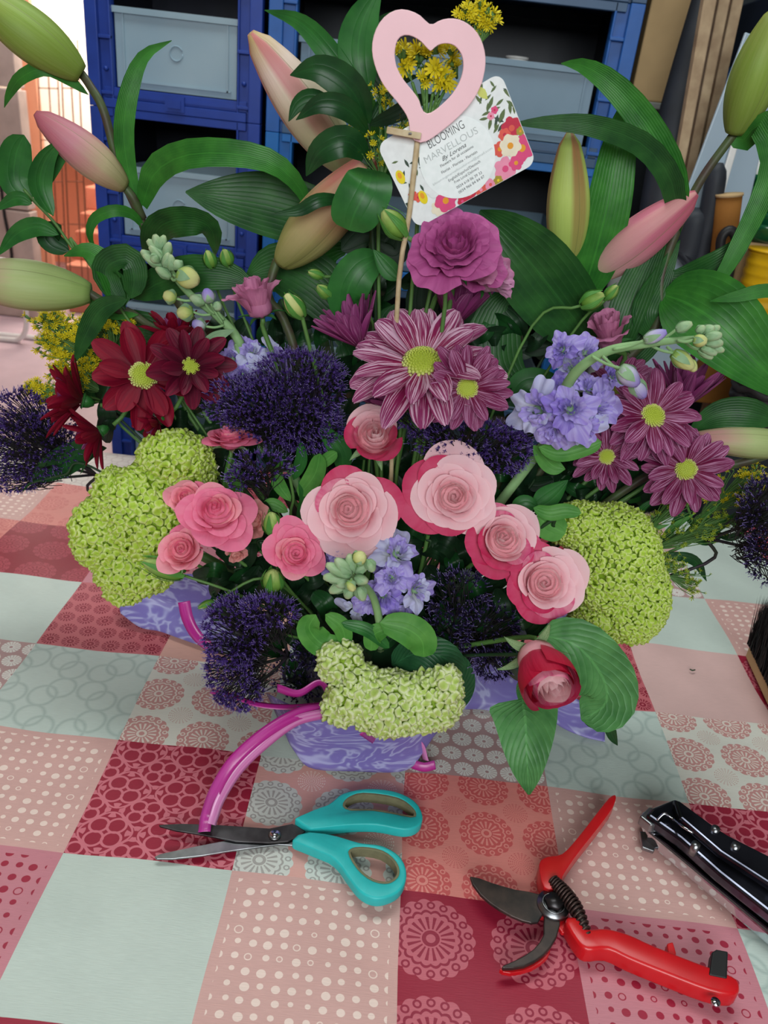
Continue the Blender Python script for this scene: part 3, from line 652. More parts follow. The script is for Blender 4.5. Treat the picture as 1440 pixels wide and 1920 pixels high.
# hand brush on table, right edge
hb = thing('hand_brush', 'black bristled hand brush with tan wooden back at the right table edge', 'brush', G(1440, 1250))
quad = [G(1396, 1232, .0), G(1416, 1228, .0), G(1500, 1400, .0), G(1478, 1412, .0)]
prism('wooden_back', [q+Vector((0, 0, .0005)) for q in quad], (0, 0, .018), M['card'], hb, bv=.003)
b_ = MB(); u_ = (quad[3]-quad[0]).normalized(); L_ = (quad[3]-quad[0]).length; per = Vector((u_.y, -u_.x, 0))
base = quad[0]+Vector((0, 0, .0185))
for k in range(5200):
    a = base+u_*(L_*random.random())-per*(-.002)+Vector((.012*random.random(), .004*random.random(), 0)); d = Vector((random.gauss(.04, .07), random.gauss(0, .08)+.04, 1)).normalized()
    tip = a+d*(.06+.01*random.random()); sw = Vector((random.gauss(0, 1), random.gauss(0, 1), 0)).normalized()*.0006
    b_.add([a-sw, a+sw, tip], [(0, 1, 2)])
b_.make('bristles', M['black'], hb, stuff=True)
# ------------------------------------------------------------------ flower builders
HUB = Vector((.01, .63, .05))
def frame(p, ax=(0, 0, 1), spin=0, scale=1.0):
    v = (CAM-p).normalized(); z = (v*ax[2]+R2*ax[0]+U2*ax[1]).normalized(); x = (R2-z*R2.dot(z)).normalized(); y = z.cross(x)
    m_ = Matrix.Identity(4)
    for i, q in enumerate((x, y, z)):
        for r in range(3): m_[r][i] = q[r]
    return Matrix.Translation(p) @ m_ @ Matrix.Rotation(spin, 4, 'Z') @ Matrix.Scale(scale, 4)
def grid(nu, nv, fn):
    v = [fn(2*i/nu-1, j/nv) for j in range(nv+1) for i in range(nu+1)]; u = [(i/nu, j/nv) for j in range(nv+1) for i in range(nu+1)]
    f = [(j*(nu+1)+i, j*(nu+1)+i+1, (j+1)*(nu+1)+i+1, (j+1)*(nu+1)+i) for j in range(nv) for i in range(nu)]
    return v, f, u
def protomesh(name, v, f, u, mat):
    me = bpy.data.meshes.new(name); me.from_pydata([tuple(q) for q in v], [], f)
    l = me.uv_layers.new(name='UVMap'); idx = np.empty(len(me.loops), dtype=np.int32); me.loops.foreach_get('vertex_index', idx)
    l.data.foreach_set('uv', np.asarray(u, dtype=np.float32)[idx].ravel()); me.polygons.foreach_set('use_smooth', [True]*len(me.polygons)); me.materials.append(mat); return me
def rose_proto(N, seed, mats, ruf=0., lip=.3, H0=.95, H1=.62, close=.25, hw0=1.7, hw1=.85, R0=.06, pw=.8, tip=.10, nv=9, rnd=.15, core=True, clo=0.):
    rg = random.Random(seed); out = []
    for k in range(N):
        u = k/(N-1); Rb = R0+(.92-R0)*u**pw; H = H0+(H1-H0)*u**1.6+rg.uniform(-.03, .03)
        hw = (hw0+(hw1-hw0)*min(1, u*1.6))*rg.uniform(.85, 1.15); ofx, ofy = .10*(1-u)*math.cos(seed), .12*(1-u)*math.sin(seed); phi = k*2.39996+rg.uniform(-.3, .3); lp = lip*max(0, (u-.12))**.8*rg.uniform(.7, 1.15); cl = close*(1-u)**1.2
        ph = rg.uniform(0, 6); t1 = rg.uniform(-.04, .04); po = tip*max(0, u-.3)*rg.uniform(.4, 1.6)
        def fn(s, t):
            t_ = t; t = t*(1-(rnd+.04*math.sin(ph))*abs(s)**2.8)
            a = phi+s*hw*(.5+.5*math.sin(min(1, t_*1.4)*PI/2))
            z = H*t**.9+t1*s*t
            cone = min(1, u*1.3); q_ = math.sin(min(1, t*1.2)*PI/2)*(1-cone)+(t**.65)*cone; r = Rb*(.16+.84*q_)-Rb*max(cl, clo)*max(0, t-.4)**2*2
            e = max(0, t-.62); r += lp*e*e*6.5; z -= lp*e*e*4.2
            r += .035*s*(.4+u)+po*(1-abs(s))**1.5*t**6+.02*math.sin(2*s+ph)*t; rr = ruf*(.3+u)*t**4
            r += rr*math.sin(a*11+ph)+.010*math.sin(a*5+ph)*t**2; z += rr*.8*math.cos(a*13+ph)
            z += .03*math.sin(3*s+ph)*t*t; return Vector((r*math.cos(a)+ofx, r*math.sin(a)+ofy, z-.55))
        nu = 14 if ruf < .02 else 22
        v, f, uu = grid(nu, nv, fn); rg.phi = phi; out.append(('petal', protomesh('petal', v, f, uu, mats(u, k, rg))))
    if core:
        v, f, u_ = tubeg([Vector((0, 0, z)) for z in (-.55, -.4, -.2, -.02, .10, .16, .18)], lambda s_: .50*(1-(s_*.98)**3)**.5*(.3+.7*min(1, s_*4+.2)), 18)
        out.append(('flower_heart', protomesh('flower_heart', v, f, [(a_, .6) for a_, b_ in u_], mats(.1, 1, rg))))
    return out
def sepal_proto(n, L, mat, seed=1, z0=-.6, drop=.4):
    out = []; rg = random.Random(seed)
    for k in range(n):
        a = 2*PI*k/n+rg.uniform(-.2, .2); dr = drop*rg.uniform(.5, 1.5)
        def fn(s, t):
            w_ = .16*math.sin(PI*min(1, t*.86+.14))**.8*(1-t*.4); r = .12+L*t*math.cos(.3); z = z0+L*t*.5-dr*t*t
            return Vector((r*math.cos(a)-s*w_*math.sin(a), r*math.sin(a)+s*w_*math.cos(a), z+.05*s*s))
        v, f, uu = grid(4, 7, fn); out.append(('sepal', protomesh('sepal', v, f, uu, mat)))
    return out
def strap_proto(layers, mat, seed, notch=.03, groove=.012, backmat=None):
    """daisy / mum: layers = (count, elevation, length, half width, droop)"""
    rg = random.Random(seed); out = []
    for li, (n, el, L, W, dr) in enumerate(layers):
        for k in range(n):
            a = 2*PI*(k+.5*li)/n+rg.uniform(-.1, .1); l = L*rg.uniform(.85, 1.06); e = el+rg.uniform(-.1, .1); tw = rg.uniform(-.25, .25); cp = rg.uniform(.1, .5); d = dr*rg.uniform(.4, 1.5)
            sd = rg.uniform(-.12, .12); w0 = W*rg.uniform(.85, 1.12)
            def fn(s, t):
                w_ = w0*min(1, .32+t*1.3)*(1-t**6)**.5*(1-.12*t) if t < 1 else w0*.30
                x = .12+l*t-(notch*(1-abs(s)) if t > .95 else 0); x -= .05*l*s*s*t*t*t
                y = s*w_+sd*t*t*l; z = cp*w_*s*s*1.4+groove*math.cos(s*PI*2.5)*(.3+t*.7)+s*w_*tw
                cx, cz = x*math.cos(e)-z*math.sin(e), x*math.sin(e)+z*math.cos(e)-d*l*t*t
                return Vector((cx*math.cos(a)-y*math.sin(a), cx*math.sin(a)+y*math.cos(a), cz+.004*k % .02))
            v, f, uu = grid(8, 9, fn); out.append(('petal', protomesh('petal', v, f, uu, mat)))
    return out
def eye_proto(R_, mat, H_=.5, n=150):
    b_ = MB(); v, f, u = [], [], []
    nv, nu = 7, 20
    for j in range(nv+1):
        for i in range(nu):
            a = 2*PI*i/nu; q = j/nv*PI/2; v.append(Vector((R_*.93*math.cos(q)*math.cos(a), R_*.93*math.cos(q)*math.sin(a), .03+R_*H_*math.sin(q)*(1-.25*math.sin(q)**6)))); u.append((.5, .8))
    for j in range(nv):
        for i in range(nu): f.append((j*nu+i, j*nu+(i+1) % nu, (j+1)*nu+(i+1) % nu, (j+1)*nu+i))
    b_.add(v, f, u)
    for k in range(n):
        q = (k+.5)/n; r = R_*math.sqrt(q); a = k*2.39996; cs = math.sqrt(max(0, 1-(r/R_)**2)); c = Vector((r*math.cos(a), r*math.sin(a), .03+R_*H_*cs)); nrm = Vector((r*math.cos(a)/R_*.8, r*math.sin(a)/R_*.8, .35+cs)).normalized()
        t1 = nrm.orthogonal().normalized(); t2 = nrm.cross(t1); w_ = R_*(.045+.05*q); h_ = R_*(.05+.12*q); ring = []
        for i in range(5):
            g = 2*PI*i/5; ring.append(c+t1*(w_*math.cos(g))+t2*(w_*math.sin(g)))
        top = [p+nrm*h_+(p-c)*(.15 if q > .5 else -.4) for p in ring]; y = 1-q*.95
        b_.add(ring+top+[c+nrm*h_*.8], [(i, (i+1) % 5, 5+(i+1) % 5, 5+i) for i in range(5)]+[(5+i, 5+(i+1) % 5, 10) for i in range(5)], [(0, y)]*11)
    return [('flower_eye', protomesh('flower_eye', b_.v, b_.f, b_.u, mat))]
def calyx_proto(mat, z0=-.35, r=.13):
    v, f, u = tubeg([Vector((0, 0, z0)), Vector((0, 0, z0+.1)), Vector((0, 0, z0+.25)), Vector((0, 0, .02))], lambda s_: r*(.35+.8*s_**.6), 12); return [('calyx', protomesh('calyx', v, f, u, mat))]
def put(name, label, cat_, proto, mtx, group=None, extra_scale=None):
    t_ = thing(name, label, cat_, mtx, group)
    for nm, me in proto: link(nm, me, t_)
    return t_
def stem_to(t_, start, direc, rad, mat, end=None, bend=.06, name='stem', leaves=0):
    end = HUB+Vector((random.uniform(-.03, .03), random.uniform(-.02, .03), 0)) if end is None else Vector(end)
    d = direc.normalized()*bend; pts = [start+direc.normalized()*.001, start+d, start.lerp(end, .55)+d*.4, end]
    return tube(name, pts, rad, mat, t_, 16, 7)
def head(name, label, cat_, proto, x, y, Y, dpx, ax=(0, 0, 1), spin=0, group=None, rad=.0022, mat='stem', bend=.05, stem=True, zoff=-.55, end=None):
    p = P(x, y, Y); sc = dpx*pxm(p)/2; mt = frame(p, ax, spin, sc); t_ = put(name, label, cat_, proto, mt, group)
    if stem:
        z = (mt.to_3x3() @ Vector((0, 0, 1))).normalized(); stem_to(t_, p+z*(zoff*sc), -z, rad, M[mat], end, bend)
    return t_
def leafg(pts, wd, prof='lance', roll=0., fold=.15, n=14, k=6, wave=0., twist=0., curl=0.):
    c = cat(pts, n); v = []; u = []
    for i, p in enumerate(c):
        t = i/n; T = (c[min(i+1, n)]-c[max(i-1, 0)]).normalized(); V = (p-CAM).normalized(); s_ = T.cross(V)
        s_ = s_.normalized() if s_.length > 1e-4 else T.orthogonal().normalized()
        s_ = Matrix.Rotation(roll+twist*t, 3, T) @ s_; nn = T.cross(s_).normalized()
        if prof == 'lance': w_ = math.sin(PI*(t**.8))**.85 if 0 < t < 1 else 0
        elif prof == 'oval': w_ = math.sqrt(max(0, 1-(2*t-1)**2))**.9
        elif prof == 'strap': w_ = min(1, (t*4+.25))**.6*(1-t**3.2)**.8 if t < 1 else 0
        elif prof == 'tipwide': w_ = math.sin(PI*min(1, (t**1.5)*.86+.0))**.7 if t < 1 else .02
        elif prof == 'heart': w_ = (min(1, t*6)**.5)*(1-t**1.6)**.8 if t < 1 else 0
        w_ = max(w_, .03)*wd/2
        for j in range(k+1):
            q = 2*j/k-1; off = fold*abs(q)**1.3*w_+wave*w_*math.sin(t*17+j*.9)*abs(q)+curl*w_*q*q
            v.append(p+s_*(q*w_)+nn*off); u.append((j/k, t))
    f = [(i*(k+1)+j, i*(k+1)+j+1, (i+1)*(k+1)+j+1, (i+1)*(k+1)+j) for i in range(n) for j in range(k)]
    return v, f, u
def leaf(parent, px, Y, wpx, mat, prof='lance', name='leaf', label=None, **kw):
    n = len(px); Ys = Y if isinstance(Y, (list, tuple)) else [Y]*n
    if len(Ys) == 2 and n > 2: Ys = [Ys[0]+(Ys[1]-Ys[0])*i/(n-1) for i in range(n)]
    pts = [P(x, y, q) for (x, y), q in zip(px, Ys)]; v, f, u = leafg(pts, wpx*pxm(pts[len(pts)//2]), prof, **kw)
    o = make(name, v, f, M[mat], parent, uv=u)
    if label: o['label'] = label
    return o
def lilybud(parent, base, tip, Y0, Y1, wpx, mat, label=None):
    a, b_ = P(*base, Y0), P(*tip, Y1); W = wpx*pxm((a+b_)/2)/2; T = (b_-a).normalized(); L_ = (b_-a).length
    V = (CAM-a).normalized(); s_ = T.cross(V).normalized(); nn = s_.cross(T); v = []; u = []; nv, nu = 26, 36
    for j in range(nv+1):
        t = j/nv; r = W*(.30*(1-t)**4+math.sin(PI*min(1, .06+.94*t)**.92)**.72*1.0) if t < 1 else W*.05
        r = W*max(.07, (math.sin(PI*(.09+.835*t**.95))**.78)*(1-.5*max(0, t-.93)/.07))*(1-.12*t)
        for i in range(nu):
            th = 2*PI*i/nu; g = math.cos(3*th+.6); rr = r*(1+.05*g-.05*math.exp(-((((th+.2) % (2*PI/3))-PI/3)/.10)**2))
            v.append(a+T*(L_*t)+s_*(rr*math.cos(th))+nn*(rr*math.sin(th))+nn*(.06*L_*math.sin(PI*t))); u.append((i/nu, t))
    f = [(j*nu+i, j*nu+(i+1) % nu, (j+1)*nu+(i+1) % nu, (j+1)*nu+i) for j in range(nv) for i in range(nu)]
    f += [tuple(range(nu))[::-1], tuple(range(nv*nu, nv*nu+nu))]
    o = make('bud', v, f, M[mat], parent, uv=u)
    if label: o['label'] = label
    return o
def budmat(name, stops, side, sfac, ph=0.):
    m_, t, b = newmat(name, .5, .3); sp = t.nodes.new('ShaderNodeSeparateXYZ'); uv = texco(t); t.links.new(uv, sp.inputs[0]); x, y = S(t, sp.outputs[0]), S(t, sp.outputs[1])
    nz = noise(t, mapping(t, uv, (60, 2.5, 1)), 1, 3); c = ramp(t, (y+(S(t, nz)-.5)*.12).cl(), stops)
    band = ((x*6*PI+ph).cos()*1.6).cl()*y.pow(.5)*sfac; c = mixc(t, band, c, side)
    ln = (((x*3+.07).fract()-.5).abs() < .014); c = mixc(t, ln*.5, c, srgb(110, 120, 60)); c = mixc(t, S(t, nz)*.12, c, srgb(240, 236, 190))
    t.links.new(c, b.inputs['Base Color']); bump(t, b, nz, .0005); transl(t, b, c, .12); M[name] = m_
budmat('lily_green', [(0, srgb(120, 150, 48)), (.6, srgb(132, 164, 56)), (1, srgb(150, 160, 60))], srgb(96, 120, 30), .5)
budmat('lily_pink', [(0, srgb(150, 150, 92)), (.3, srgb(206, 190, 150)), (.65, srgb(204, 130, 148)), (1, srgb(180, 80, 104))], srgb(190, 90, 120), .5)
budmat('lily_blush', [(0, srgb(144, 178, 92)), (.5, srgb(176, 190, 128)), (.75, srgb(190, 140, 132)), (1, srgb(180, 110, 118))], srgb(170, 190, 120), .4)
budmat('lily_cream', [(0, srgb(176, 200, 130)), (.35, srgb(220, 218, 176)), (.8, srgb(236, 212, 200)), (1, srgb(200, 170, 110))], srgb(206, 96, 116), .8, 2.2)
budmat('lily_rust', [(0, srgb(160, 172, 84)), (.35, srgb(176, 168, 104)), (.75, srgb(180, 96, 90)), (1, srgb(170, 70, 70))], srgb(200, 180, 140), .5, 1.)
budmat('lily_lime', [(0, srgb(176, 202, 92)), (.6, srgb(190, 212, 106)), (1, srgb(130, 150, 60))], srgb(150, 60, 50), .8, 3.6)
budmat('lily_rose', [(0, srgb(214, 214, 160)), (.25, srgb(220, 160, 164)), (.6, srgb(206, 104, 136)), (1, srgb(190, 80, 110))], srgb(232, 176, 170), .6, .9)
# ------------------------------------------------------------------ floral foam bowl in purple paper
def swirl():
    m_, t, b = newmat('purple_paper', .38, .45); o = texco(t, 'Object'); n1 = t.nodes.new('ShaderNodeTexNoise'); t.links.new(mapping(t, o, (1, 1, 2.2)), n1.inputs[0]); n1.inputs['Scale'].default_value = 17; n1.inputs['Detail'].default_value = 2; n1.inputs['Distortion'].default_value = 1.6
    q = ((S(t, n1.outputs[0])*16).sin().abs()).pow(7.0); c = mixc(t, (q*.75).cl(), srgb(134, 122, 196), srgb(196, 198, 238)); t.links.new(c, b.inputs['Base Color']); transl(t, b, c, .18); return m_
M['paper'] = swirl(); M['foam'] = plain('foam', srgb(30, 60, 36), .9, .1)
M['bowl'] = plain('bowl', srgb(60, 60, 70), .4)
fb = thing('foam_bowl', 'dark bowl of wet floral foam hidden inside the purple paper, holding all stems', 'bowl', (.012, .64, 0))
tube('bowl', [Vector((.012, .645, z)) for z in (.002, .015, .045, .075)], lambda s_: .07+.025*s_, M['bowl'], fb, None, 32)
tube('foam', [Vector((.012, .645, z)) for z in (.076, .09, .115, .125)], lambda s_: .082*(1 if s_ < .8 else .85), M['foam'], fb, None, 24)
pp = thing('paper_wrap', 'lilac swirl patterned paper wrapped around the base of the flower arrangement', 'paper wrap', (.012, .64, 0))
def sheet(name, rows, label=None):
    """rows: list of rows of 3D points (same count)"""
    rr = [cat(r, 20) for r in rows]; cols = [cat([r[i] for r in rr], 10) for i in range(21)]
    v = [cols[i][j] for j in range(11) for i in range(21)]; u = [(i/20, j/10) for j in range(11) for i in range(21)]
    f = [(j*21+i, j*21+i+1, (j+1)*21+i+1, (j+1)*21+i) for j in range(10) for i in range(20)]
    o = make(name, v, f, M['paper'], pp, uv=u); solid(o, .0006)
    if label: o['label'] = label
    return o
def g(x, y, z): return G(x, y, z)
# front skirt (bottom on table), left lobe, right lobe, right lower tongue
sheet('paper_fold', [[g(546, 1392, .016), g(578, 1438, .0015), g(665, 1446, .0012), g(762, 1444, .0012), g(800, 1398, .016)],
                     [g(524, 1352, .03), g(556, 1395, .022), g(668, 1402, .026), g(782, 1398, .022), g(836, 1350, .03)],
                     [g(500, 1300, .055), g(560, 1325, .075), g(668, 1325, .08), g(790, 1318, .075), g(880, 1280, .055)]], 'front fold of lilac paper below the green crested bloom')
sheet('paper_fold', [[g(226, 1150, .012), g(262, 1176, .004), g(300, 1184, .003), g(345, 1200, .002), g(440, 1232, .002)],
                     [g(222, 1120, .02), g(262, 1130, .022), g(310, 1132, .022), g(360, 1140, .022), g(450, 1160, .03)],
                     [g(244, 1098, .03), g(290, 1086, .045), g(340, 1076, .06), g(400, 1080, .07), g(470, 1090, .08)]], 'left lobe of lilac paper under the large left green bloom')
sheet('paper_fold', [[g(866, 1330, .004), g(900, 1330, .003), g(950, 1336, .003), g(985, 1325, .004)],
                     [g(862, 1270, .03), g(900, 1260, .035), g(950, 1255, .035), g(990, 1262, .03)],
                     [g(850, 1215, .07), g(900, 1200, .075), g(950, 1195, .075), g(1000, 1215, .06)]], 'right front fold of lilac paper')
sheet('paper_fold', [[g(985, 1300, .012), g(1040, 1355, .004), g(1090, 1380, .003), g(1134, 1391, .003)],
                     [g(1000, 1290, .02), g(1050, 1325, .016), g(1100, 1345, .012), g(1133, 1360, .008)],
                     [g(1020, 1280, .03), g(1060, 1300, .028), g(1100, 1320, .02), g(1125, 1335, .012)]], 'narrow tongue of lilac paper under the peony-like rose')
sheet('paper_fold', [[g(1010, 1200, .02), g(1060, 1215, .012), g(1110, 1225, .012)],
                     [g(1010, 1170, .04), g(1060, 1178, .03), g(1105, 1190, .025)],
                     [g(1020, 1140, .06), g(1060, 1140, .06), g(1090, 1150, .05)]], 'right lobe of lilac paper under the right green bloom')
# ------------------------------------------------------------------ roses
def mp(N, dr, nd=6, wide=.2, edge=.3, pale='rose_pale', heart='rose_heart', out='rose_deep'):
    """deep coloured petals only among the last nd and only on the side dr (degrees, 0 = right, 90 = up in the flower's own frame)"""
    def f(u, k, rg):
        if u < .3: return M[heart]
        side = math.cos(getattr(rg, 'phi', 0)-math.radians(dr))
        if k >= N-nd and side > wide: return M[out]
        return M['rose_edge'] if (u > .6 and side > wide-.5 and rg.random() < edge) else M[pale]
    return f
RA = rose_proto(32, 3, mp(32, 48, 6, .3, .2), lip=.34, R0=.05, tip=.11)+sepal_proto(5, .55, M['sepal'], 3)
RB = rose_proto(34, 5, mp(34, 195, 7, .2, .2), lip=.40, R0=.05, pw=.9, H1=.7, tip=.10)+sepal_proto(5, .55, M['sepal'], 4)
RC = rose_proto(30, 9, mp(30, 215, 13, -.1, .7), lip=.26, R0=.05, close=.3, tip=.10)+sepal_proto(5, .6, M['sepal'], 5)
RC2 = rose_proto(30, 10, mp(30, 190, 10, .0, .9), lip=.3, R0=.05, close=.3, tip=.11)+sepal_proto(5, .6, M['sepal'], 5)
RD = rose_proto(20, 12, mp(20, 270, 7, -.2, .7), lip=.12, close=.5, H0=1.15, H1=.72)+sepal_proto(5, .9, M['sepal'], 6)
RE = rose_proto(26, 14, lambda u, k, rg: (M['rose_crimson'] if math.cos(rg.phi-1.9) > .1 else M['rose_deep']) if k >= 16 else (M['rose_edge'] if k >= 11 else M['rose_heart']), lip=.05, close=.5, clo=.45, H0=1.62, H1=1.40, hw1=1.0, pw=.7, tip=.04)+sepal_proto(5, .9, M['sepal'], 7)
SP = rose_proto(24, 21, lambda u, k, rg: M['rose_pink'] if rg.random() < .6 else M['rose_pink_pale'], lip=.36, tip=.18)+sepal_proto(5, .7, M['sepal'], 8)
SQ = rose_proto(20, 22, lambda u, k, rg: M['rose_pink_pale'] if rg.random() < .6 else M['rose_pink'], lip=.22, tip=.16, close=.4)+sepal_proto(5, .8, M['sepal'], 9)
SF = rose_proto(12, 23, lambda u, k, rg: M['rose_faded'], lip=.3, ruf=.03)+sepal_proto(5, .8, M['sepal'], 10)
GP = 'pale pink roses with deep pink outer petals'; GS = 'small pink spray roses on the left'
head('rose', 'largest pale pink rose, low centre above the lavender stock flowers', 'rose', RA, 662, 957, .565, 158, (-.12, .05, 1), .0, GP)
head('rose', 'pale pink rose with a tight spiral heart right of centre, under the dark purple clusters', 'rose', RB, 848, 925, .575, 156, (.12, .12, 1), .0, GP)
head('rose', 'pale pink rose with magenta left side, middle one of the diagonal row of three', 'rose', RC, 945, 1014, .56, 142, (.3, .2, 1), .0, GP)
head('rose', 'pale pink rose touching the right green bloom, lowest of the diagonal row of three', 'rose', RC2, 1023, 1090, .545, 144, (.28, .05, 1), .0, GP)
head('rose', 'half open pink rose with crimson lower petals, directly below the striped mums', 'rose', RD, 700, 818, .60, 120, (-.05, .45, 1), 0., GP)
head('rose', 'cupped crimson and pink rose hanging over the lower right leaves, pale heart facing down', 'rose', RE, 1014, 1248, .488, 160, (.25, -.5, .75), 0., GP, bend=.02)
head('spray_rose', 'widest open pink spray rose in the left cluster, facing up', 'rose', SP, 408, 962, .575, 122, (-.05, .5, 1), .3, GS, .0018)
head('spray_rose', 'small pink spray rose above left of the widest one', 'rose', SQ, 350, 932, .595, 78, (-.3, .5, 1), 1.3, GS, .0015)
head('spray_rose', 'round closed pink spray rose below the widest one, over the left green bloom', 'rose', SQ, 340, 1030, .565, 94, (-.35, .3, 1), 2.3, GS, .0016)
head('spray_rose', 'deep pink spray rose left of the largest pale rose, with pointed petals', 'rose', SP, 553, 1034, .545, 100, (.1, .1, 1), 3.0, GS, .0018)
head('spray_rose', 'pink spray rose seen from the side under the wide purple cluster, with grey-green sepals', 'rose', SP, 432, 818, .63, 88, (-.1, 1.5, .7), 1.0, GS, .0018)
head('spray_rose', 'faded salmon spray rose half hidden behind the widest one', 'rose', SF, 470, 975, .59, 76, (.3, .3, 1), 2.0, GS, .0015)
head('spray_rose', 'small withered salmon rose hanging under the widest spray rose', 'rose', SF, 443, 1040, .57, 38, (.1, -.6, .8), 1.0, GS, .0012)
def bud(name, label, x0, y0, x1, y1, Y, wpx, mat, group=None, rad=.0013, sep='leaf_bright', stem=True, ns=5, cat_='flower bud', end=None, bend=.05, par=None, smat='stem'):
    a, b_ = P(x0, y0, Y), P(x1, y1, Y-.004); L_ = (b_-a).length; W = wpx*pxm(a)/2; z = (b_-a).normalized()
    t_ = par or thing(name, label, cat_, a, group)
    pts = [a.lerp(b_, q) for q in np.linspace(0, 1, 10)]
    v, f, u = tubeg(pts, lambda s_: W*max(.12, math.sin(PI*(.14+.82*s_))**.7), 12); make('bud' if par is None else 'bud', v, f, M[mat], t_, uv=u)
    x = z.orthogonal().normalized(); y = z.cross(x)
    for k in range(ns):
        an = 2*PI*k/ns; o = x*math.cos(an)+y*math.sin(an)
        pl = [a-z*W*.2+o*W*.5, a+z*L_*.3+o*W*1.08, a+z*L_*.65+o*W*1.02, a+z*L_*1.06+o*W*.6]; side = z.cross(o)
        c = cat(pl, 6); vv = []
        for i, p in enumerate(c): w_ = W*.32*math.sin(PI*min(1, .2+.8*i/6))+.0002; vv += [p-side*w_, p+o*W*.04, p+side*w_]
        make('sepal', vv, [(i*3+j, i*3+j+1, i*3+j+4, i*3+j+3) for i in range(6) for j in range(2)], M[sep], t_, uv=[(j/2, i/6) for i in range(7) for j in range(3)])
    if stem: stem_to(t_, a, -z, rad, M[smat], end, bend)
    return t_
GB = 'green rose buds of the left spray'
bud('rose_bud', 'round green rose bud under the deep pink spray rose', 512, 1104, 512, 1070, .555, 40, 'bud_green', GB, ns=5)
bud('rose_bud', 'smaller round green rose bud above left of the deep pink spray rose', 514, 1000, 508, 962, .565, 36, 'bud_green', GB)
bud('rose_bud', 'long pointed green rose bud lying against the left green bloom', 342, 1078, 268, 1052, .565, 38, 'bud_green', GB)
bud('rose_bud', 'tiny green leaf bud above the lilac paper, left spray', 400, 1128, 372, 1140, .55, 14, 'bud_green', GB)
# ------------------------------------------------------------------ lisianthus
def lm(a, b_=None): return lambda u, k, rg: M[a] if (b_ is None or rg.random() < .6) else M[b_]
LA = rose_proto(22, 31, lm('liz'), ruf=.03, lip=.42, H0=1.0, H1=.62, R0=.12, close=.1, hw0=1.5, hw1=.85)+sepal_proto(5, .6, M['leaf_mid'], 11)
LB = rose_proto(11, 32, lm('liz', 'liz_mauve'), ruf=.03, lip=.25, H0=1.3, H1=1.0, close=.35, hw1=.95)+sepal_proto(5, .7, M['leaf_mid'], 12)
LC = rose_proto(11, 33, lm('liz_pale', 'liz_mauve'), ruf=.06, lip=.3, H0=1.3, H1=1.1, close=.2, hw1=.9)+sepal_proto(5, .7, M['leaf_mid'], 13)
LD = rose_proto(10, 34, lm('liz_mauve'), ruf=.035, lip=.3, H0=1.55, H1=1.2, close=.35, hw1=.95)+sepal_proto(5, .9, M['leaf_mid'], 14)
GL = 'lisianthus blooms'
head('lisianthus', 'large open orchid pink ruffled bloom under the florist card', 'lisianthus', LA, 846, 462, .60, 156, (0, .62, 1), .2, GL)
head('lisianthus', 'half closed orchid pink bloom just below right of the largest one', 'lisianthus', LB, 893, 505, .625, 92, (.35, .25, 1), 1.2, GL)
head('lisianthus', 'pale mauve ruffled bloom with cream base, right of the orchid pink pair', 'lisianthus', LC, 922, 522, .64, 92, (.75, .35, .6), 2.2, GL)
head('lisianthus', 'mauve lisianthus seen from the side, left of the green lisianthus bud', 'lisianthus', LD, 484, 568, .66, 98, (-.25, .9, .45), .5, GL, bend=.03)
head('lisianthus', 'mauve-pink folded lisianthus behind the right lavender stock', 'lisianthus', LD, 1142, 628, .665, 94, (-.1, .8, .6), 1.5, GL, bend=.03)
GK = 'green lisianthus buds'
bud('lisianthus_bud', 'fat green lisianthus bud under the round dark leaf, beside the wooden stick', 757, 440, 718, 396, .61, 44, 'bud_green', GK, .0018)
bud('lisianthus_bud', 'cream-tipped green lisianthus bud right of the side-on mauve bloom', 566, 592, 536, 552, .645, 34, 'bud_yellow', GK, .0018, end=(.0, .66, .1), bend=.0)
bud('lisianthus_bud', 'small green bud with long sepals, upper one left of the oval leaf', 605, 518, 578, 509, .655, 18, 'bud_green', GK)
bud('lisianthus_bud', 'small green bud with long sepals, lower one left of the oval leaf', 620, 556, 595, 536, .65, 24, 'bud_green', GK)
bud('lisianthus_bud', 'left one of two small green buds behind the grey-green stock tip', 398, 500, 388, 470, .70, 24, 'bud_green', GK)
bud('lisianthus_bud', 'right one of two small green buds behind the grey-green stock tip', 428, 496, 420, 468, .70, 26, 'bud_green', GK)
bud('lisianthus_bud', 'green bud in front of the broad dark lily leaf on the right', 1092, 572, 1132, 552, .66, 34, 'bud_green', GK)
bud('lisianthus_bud', 'smaller pointed green bud to the right of the one before the broad lily leaf', 1136, 560, 1158, 536, .665, 22, 'bud_green', GK)
# ------------------------------------------------------------------ chrysanthemums
MA = strap_proto([(14, .12, .92, .185, .08), (12, .34, .80, .17, .05)], M['mum'], 41)+eye_proto(.24, M['mum_eye'], .6)+calyx_proto(M['leaf_mid'], -.3)
MBp = strap_proto([(14, .06, .92, .175, .10), (12, .26, .80, .165, .05)], M['mum_dark'], 42)+eye_proto(.22, M['mum_eye'], .5)+calyx_proto(M['leaf_mid'], -.3)
MC = strap_proto([(13, .85, 1.0, .15, -.1), (10, 1.05, .95, .14, -.1)], M['mum_back'], 43)+calyx_proto(M['leaf_mid'], -.2, .16)
DA = strap_proto([(9, .06, .95, .25, .10), (6, .24, .84, .22, .04)], M['daisy_red'], 44, groove=.006)+eye_proto(.25, M['mum_eye'], .5)+calyx_proto(M['leaf_mid'], -.3)
DB = strap_proto([(10, .30, .95, .24, .06), (8, .55, .8, .2, .02)], M['daisy_maroon'], 45, groove=.006)+eye_proto(.26, M['mum_eye'], .5)+calyx_proto(M['leaf_mid'], -.3)
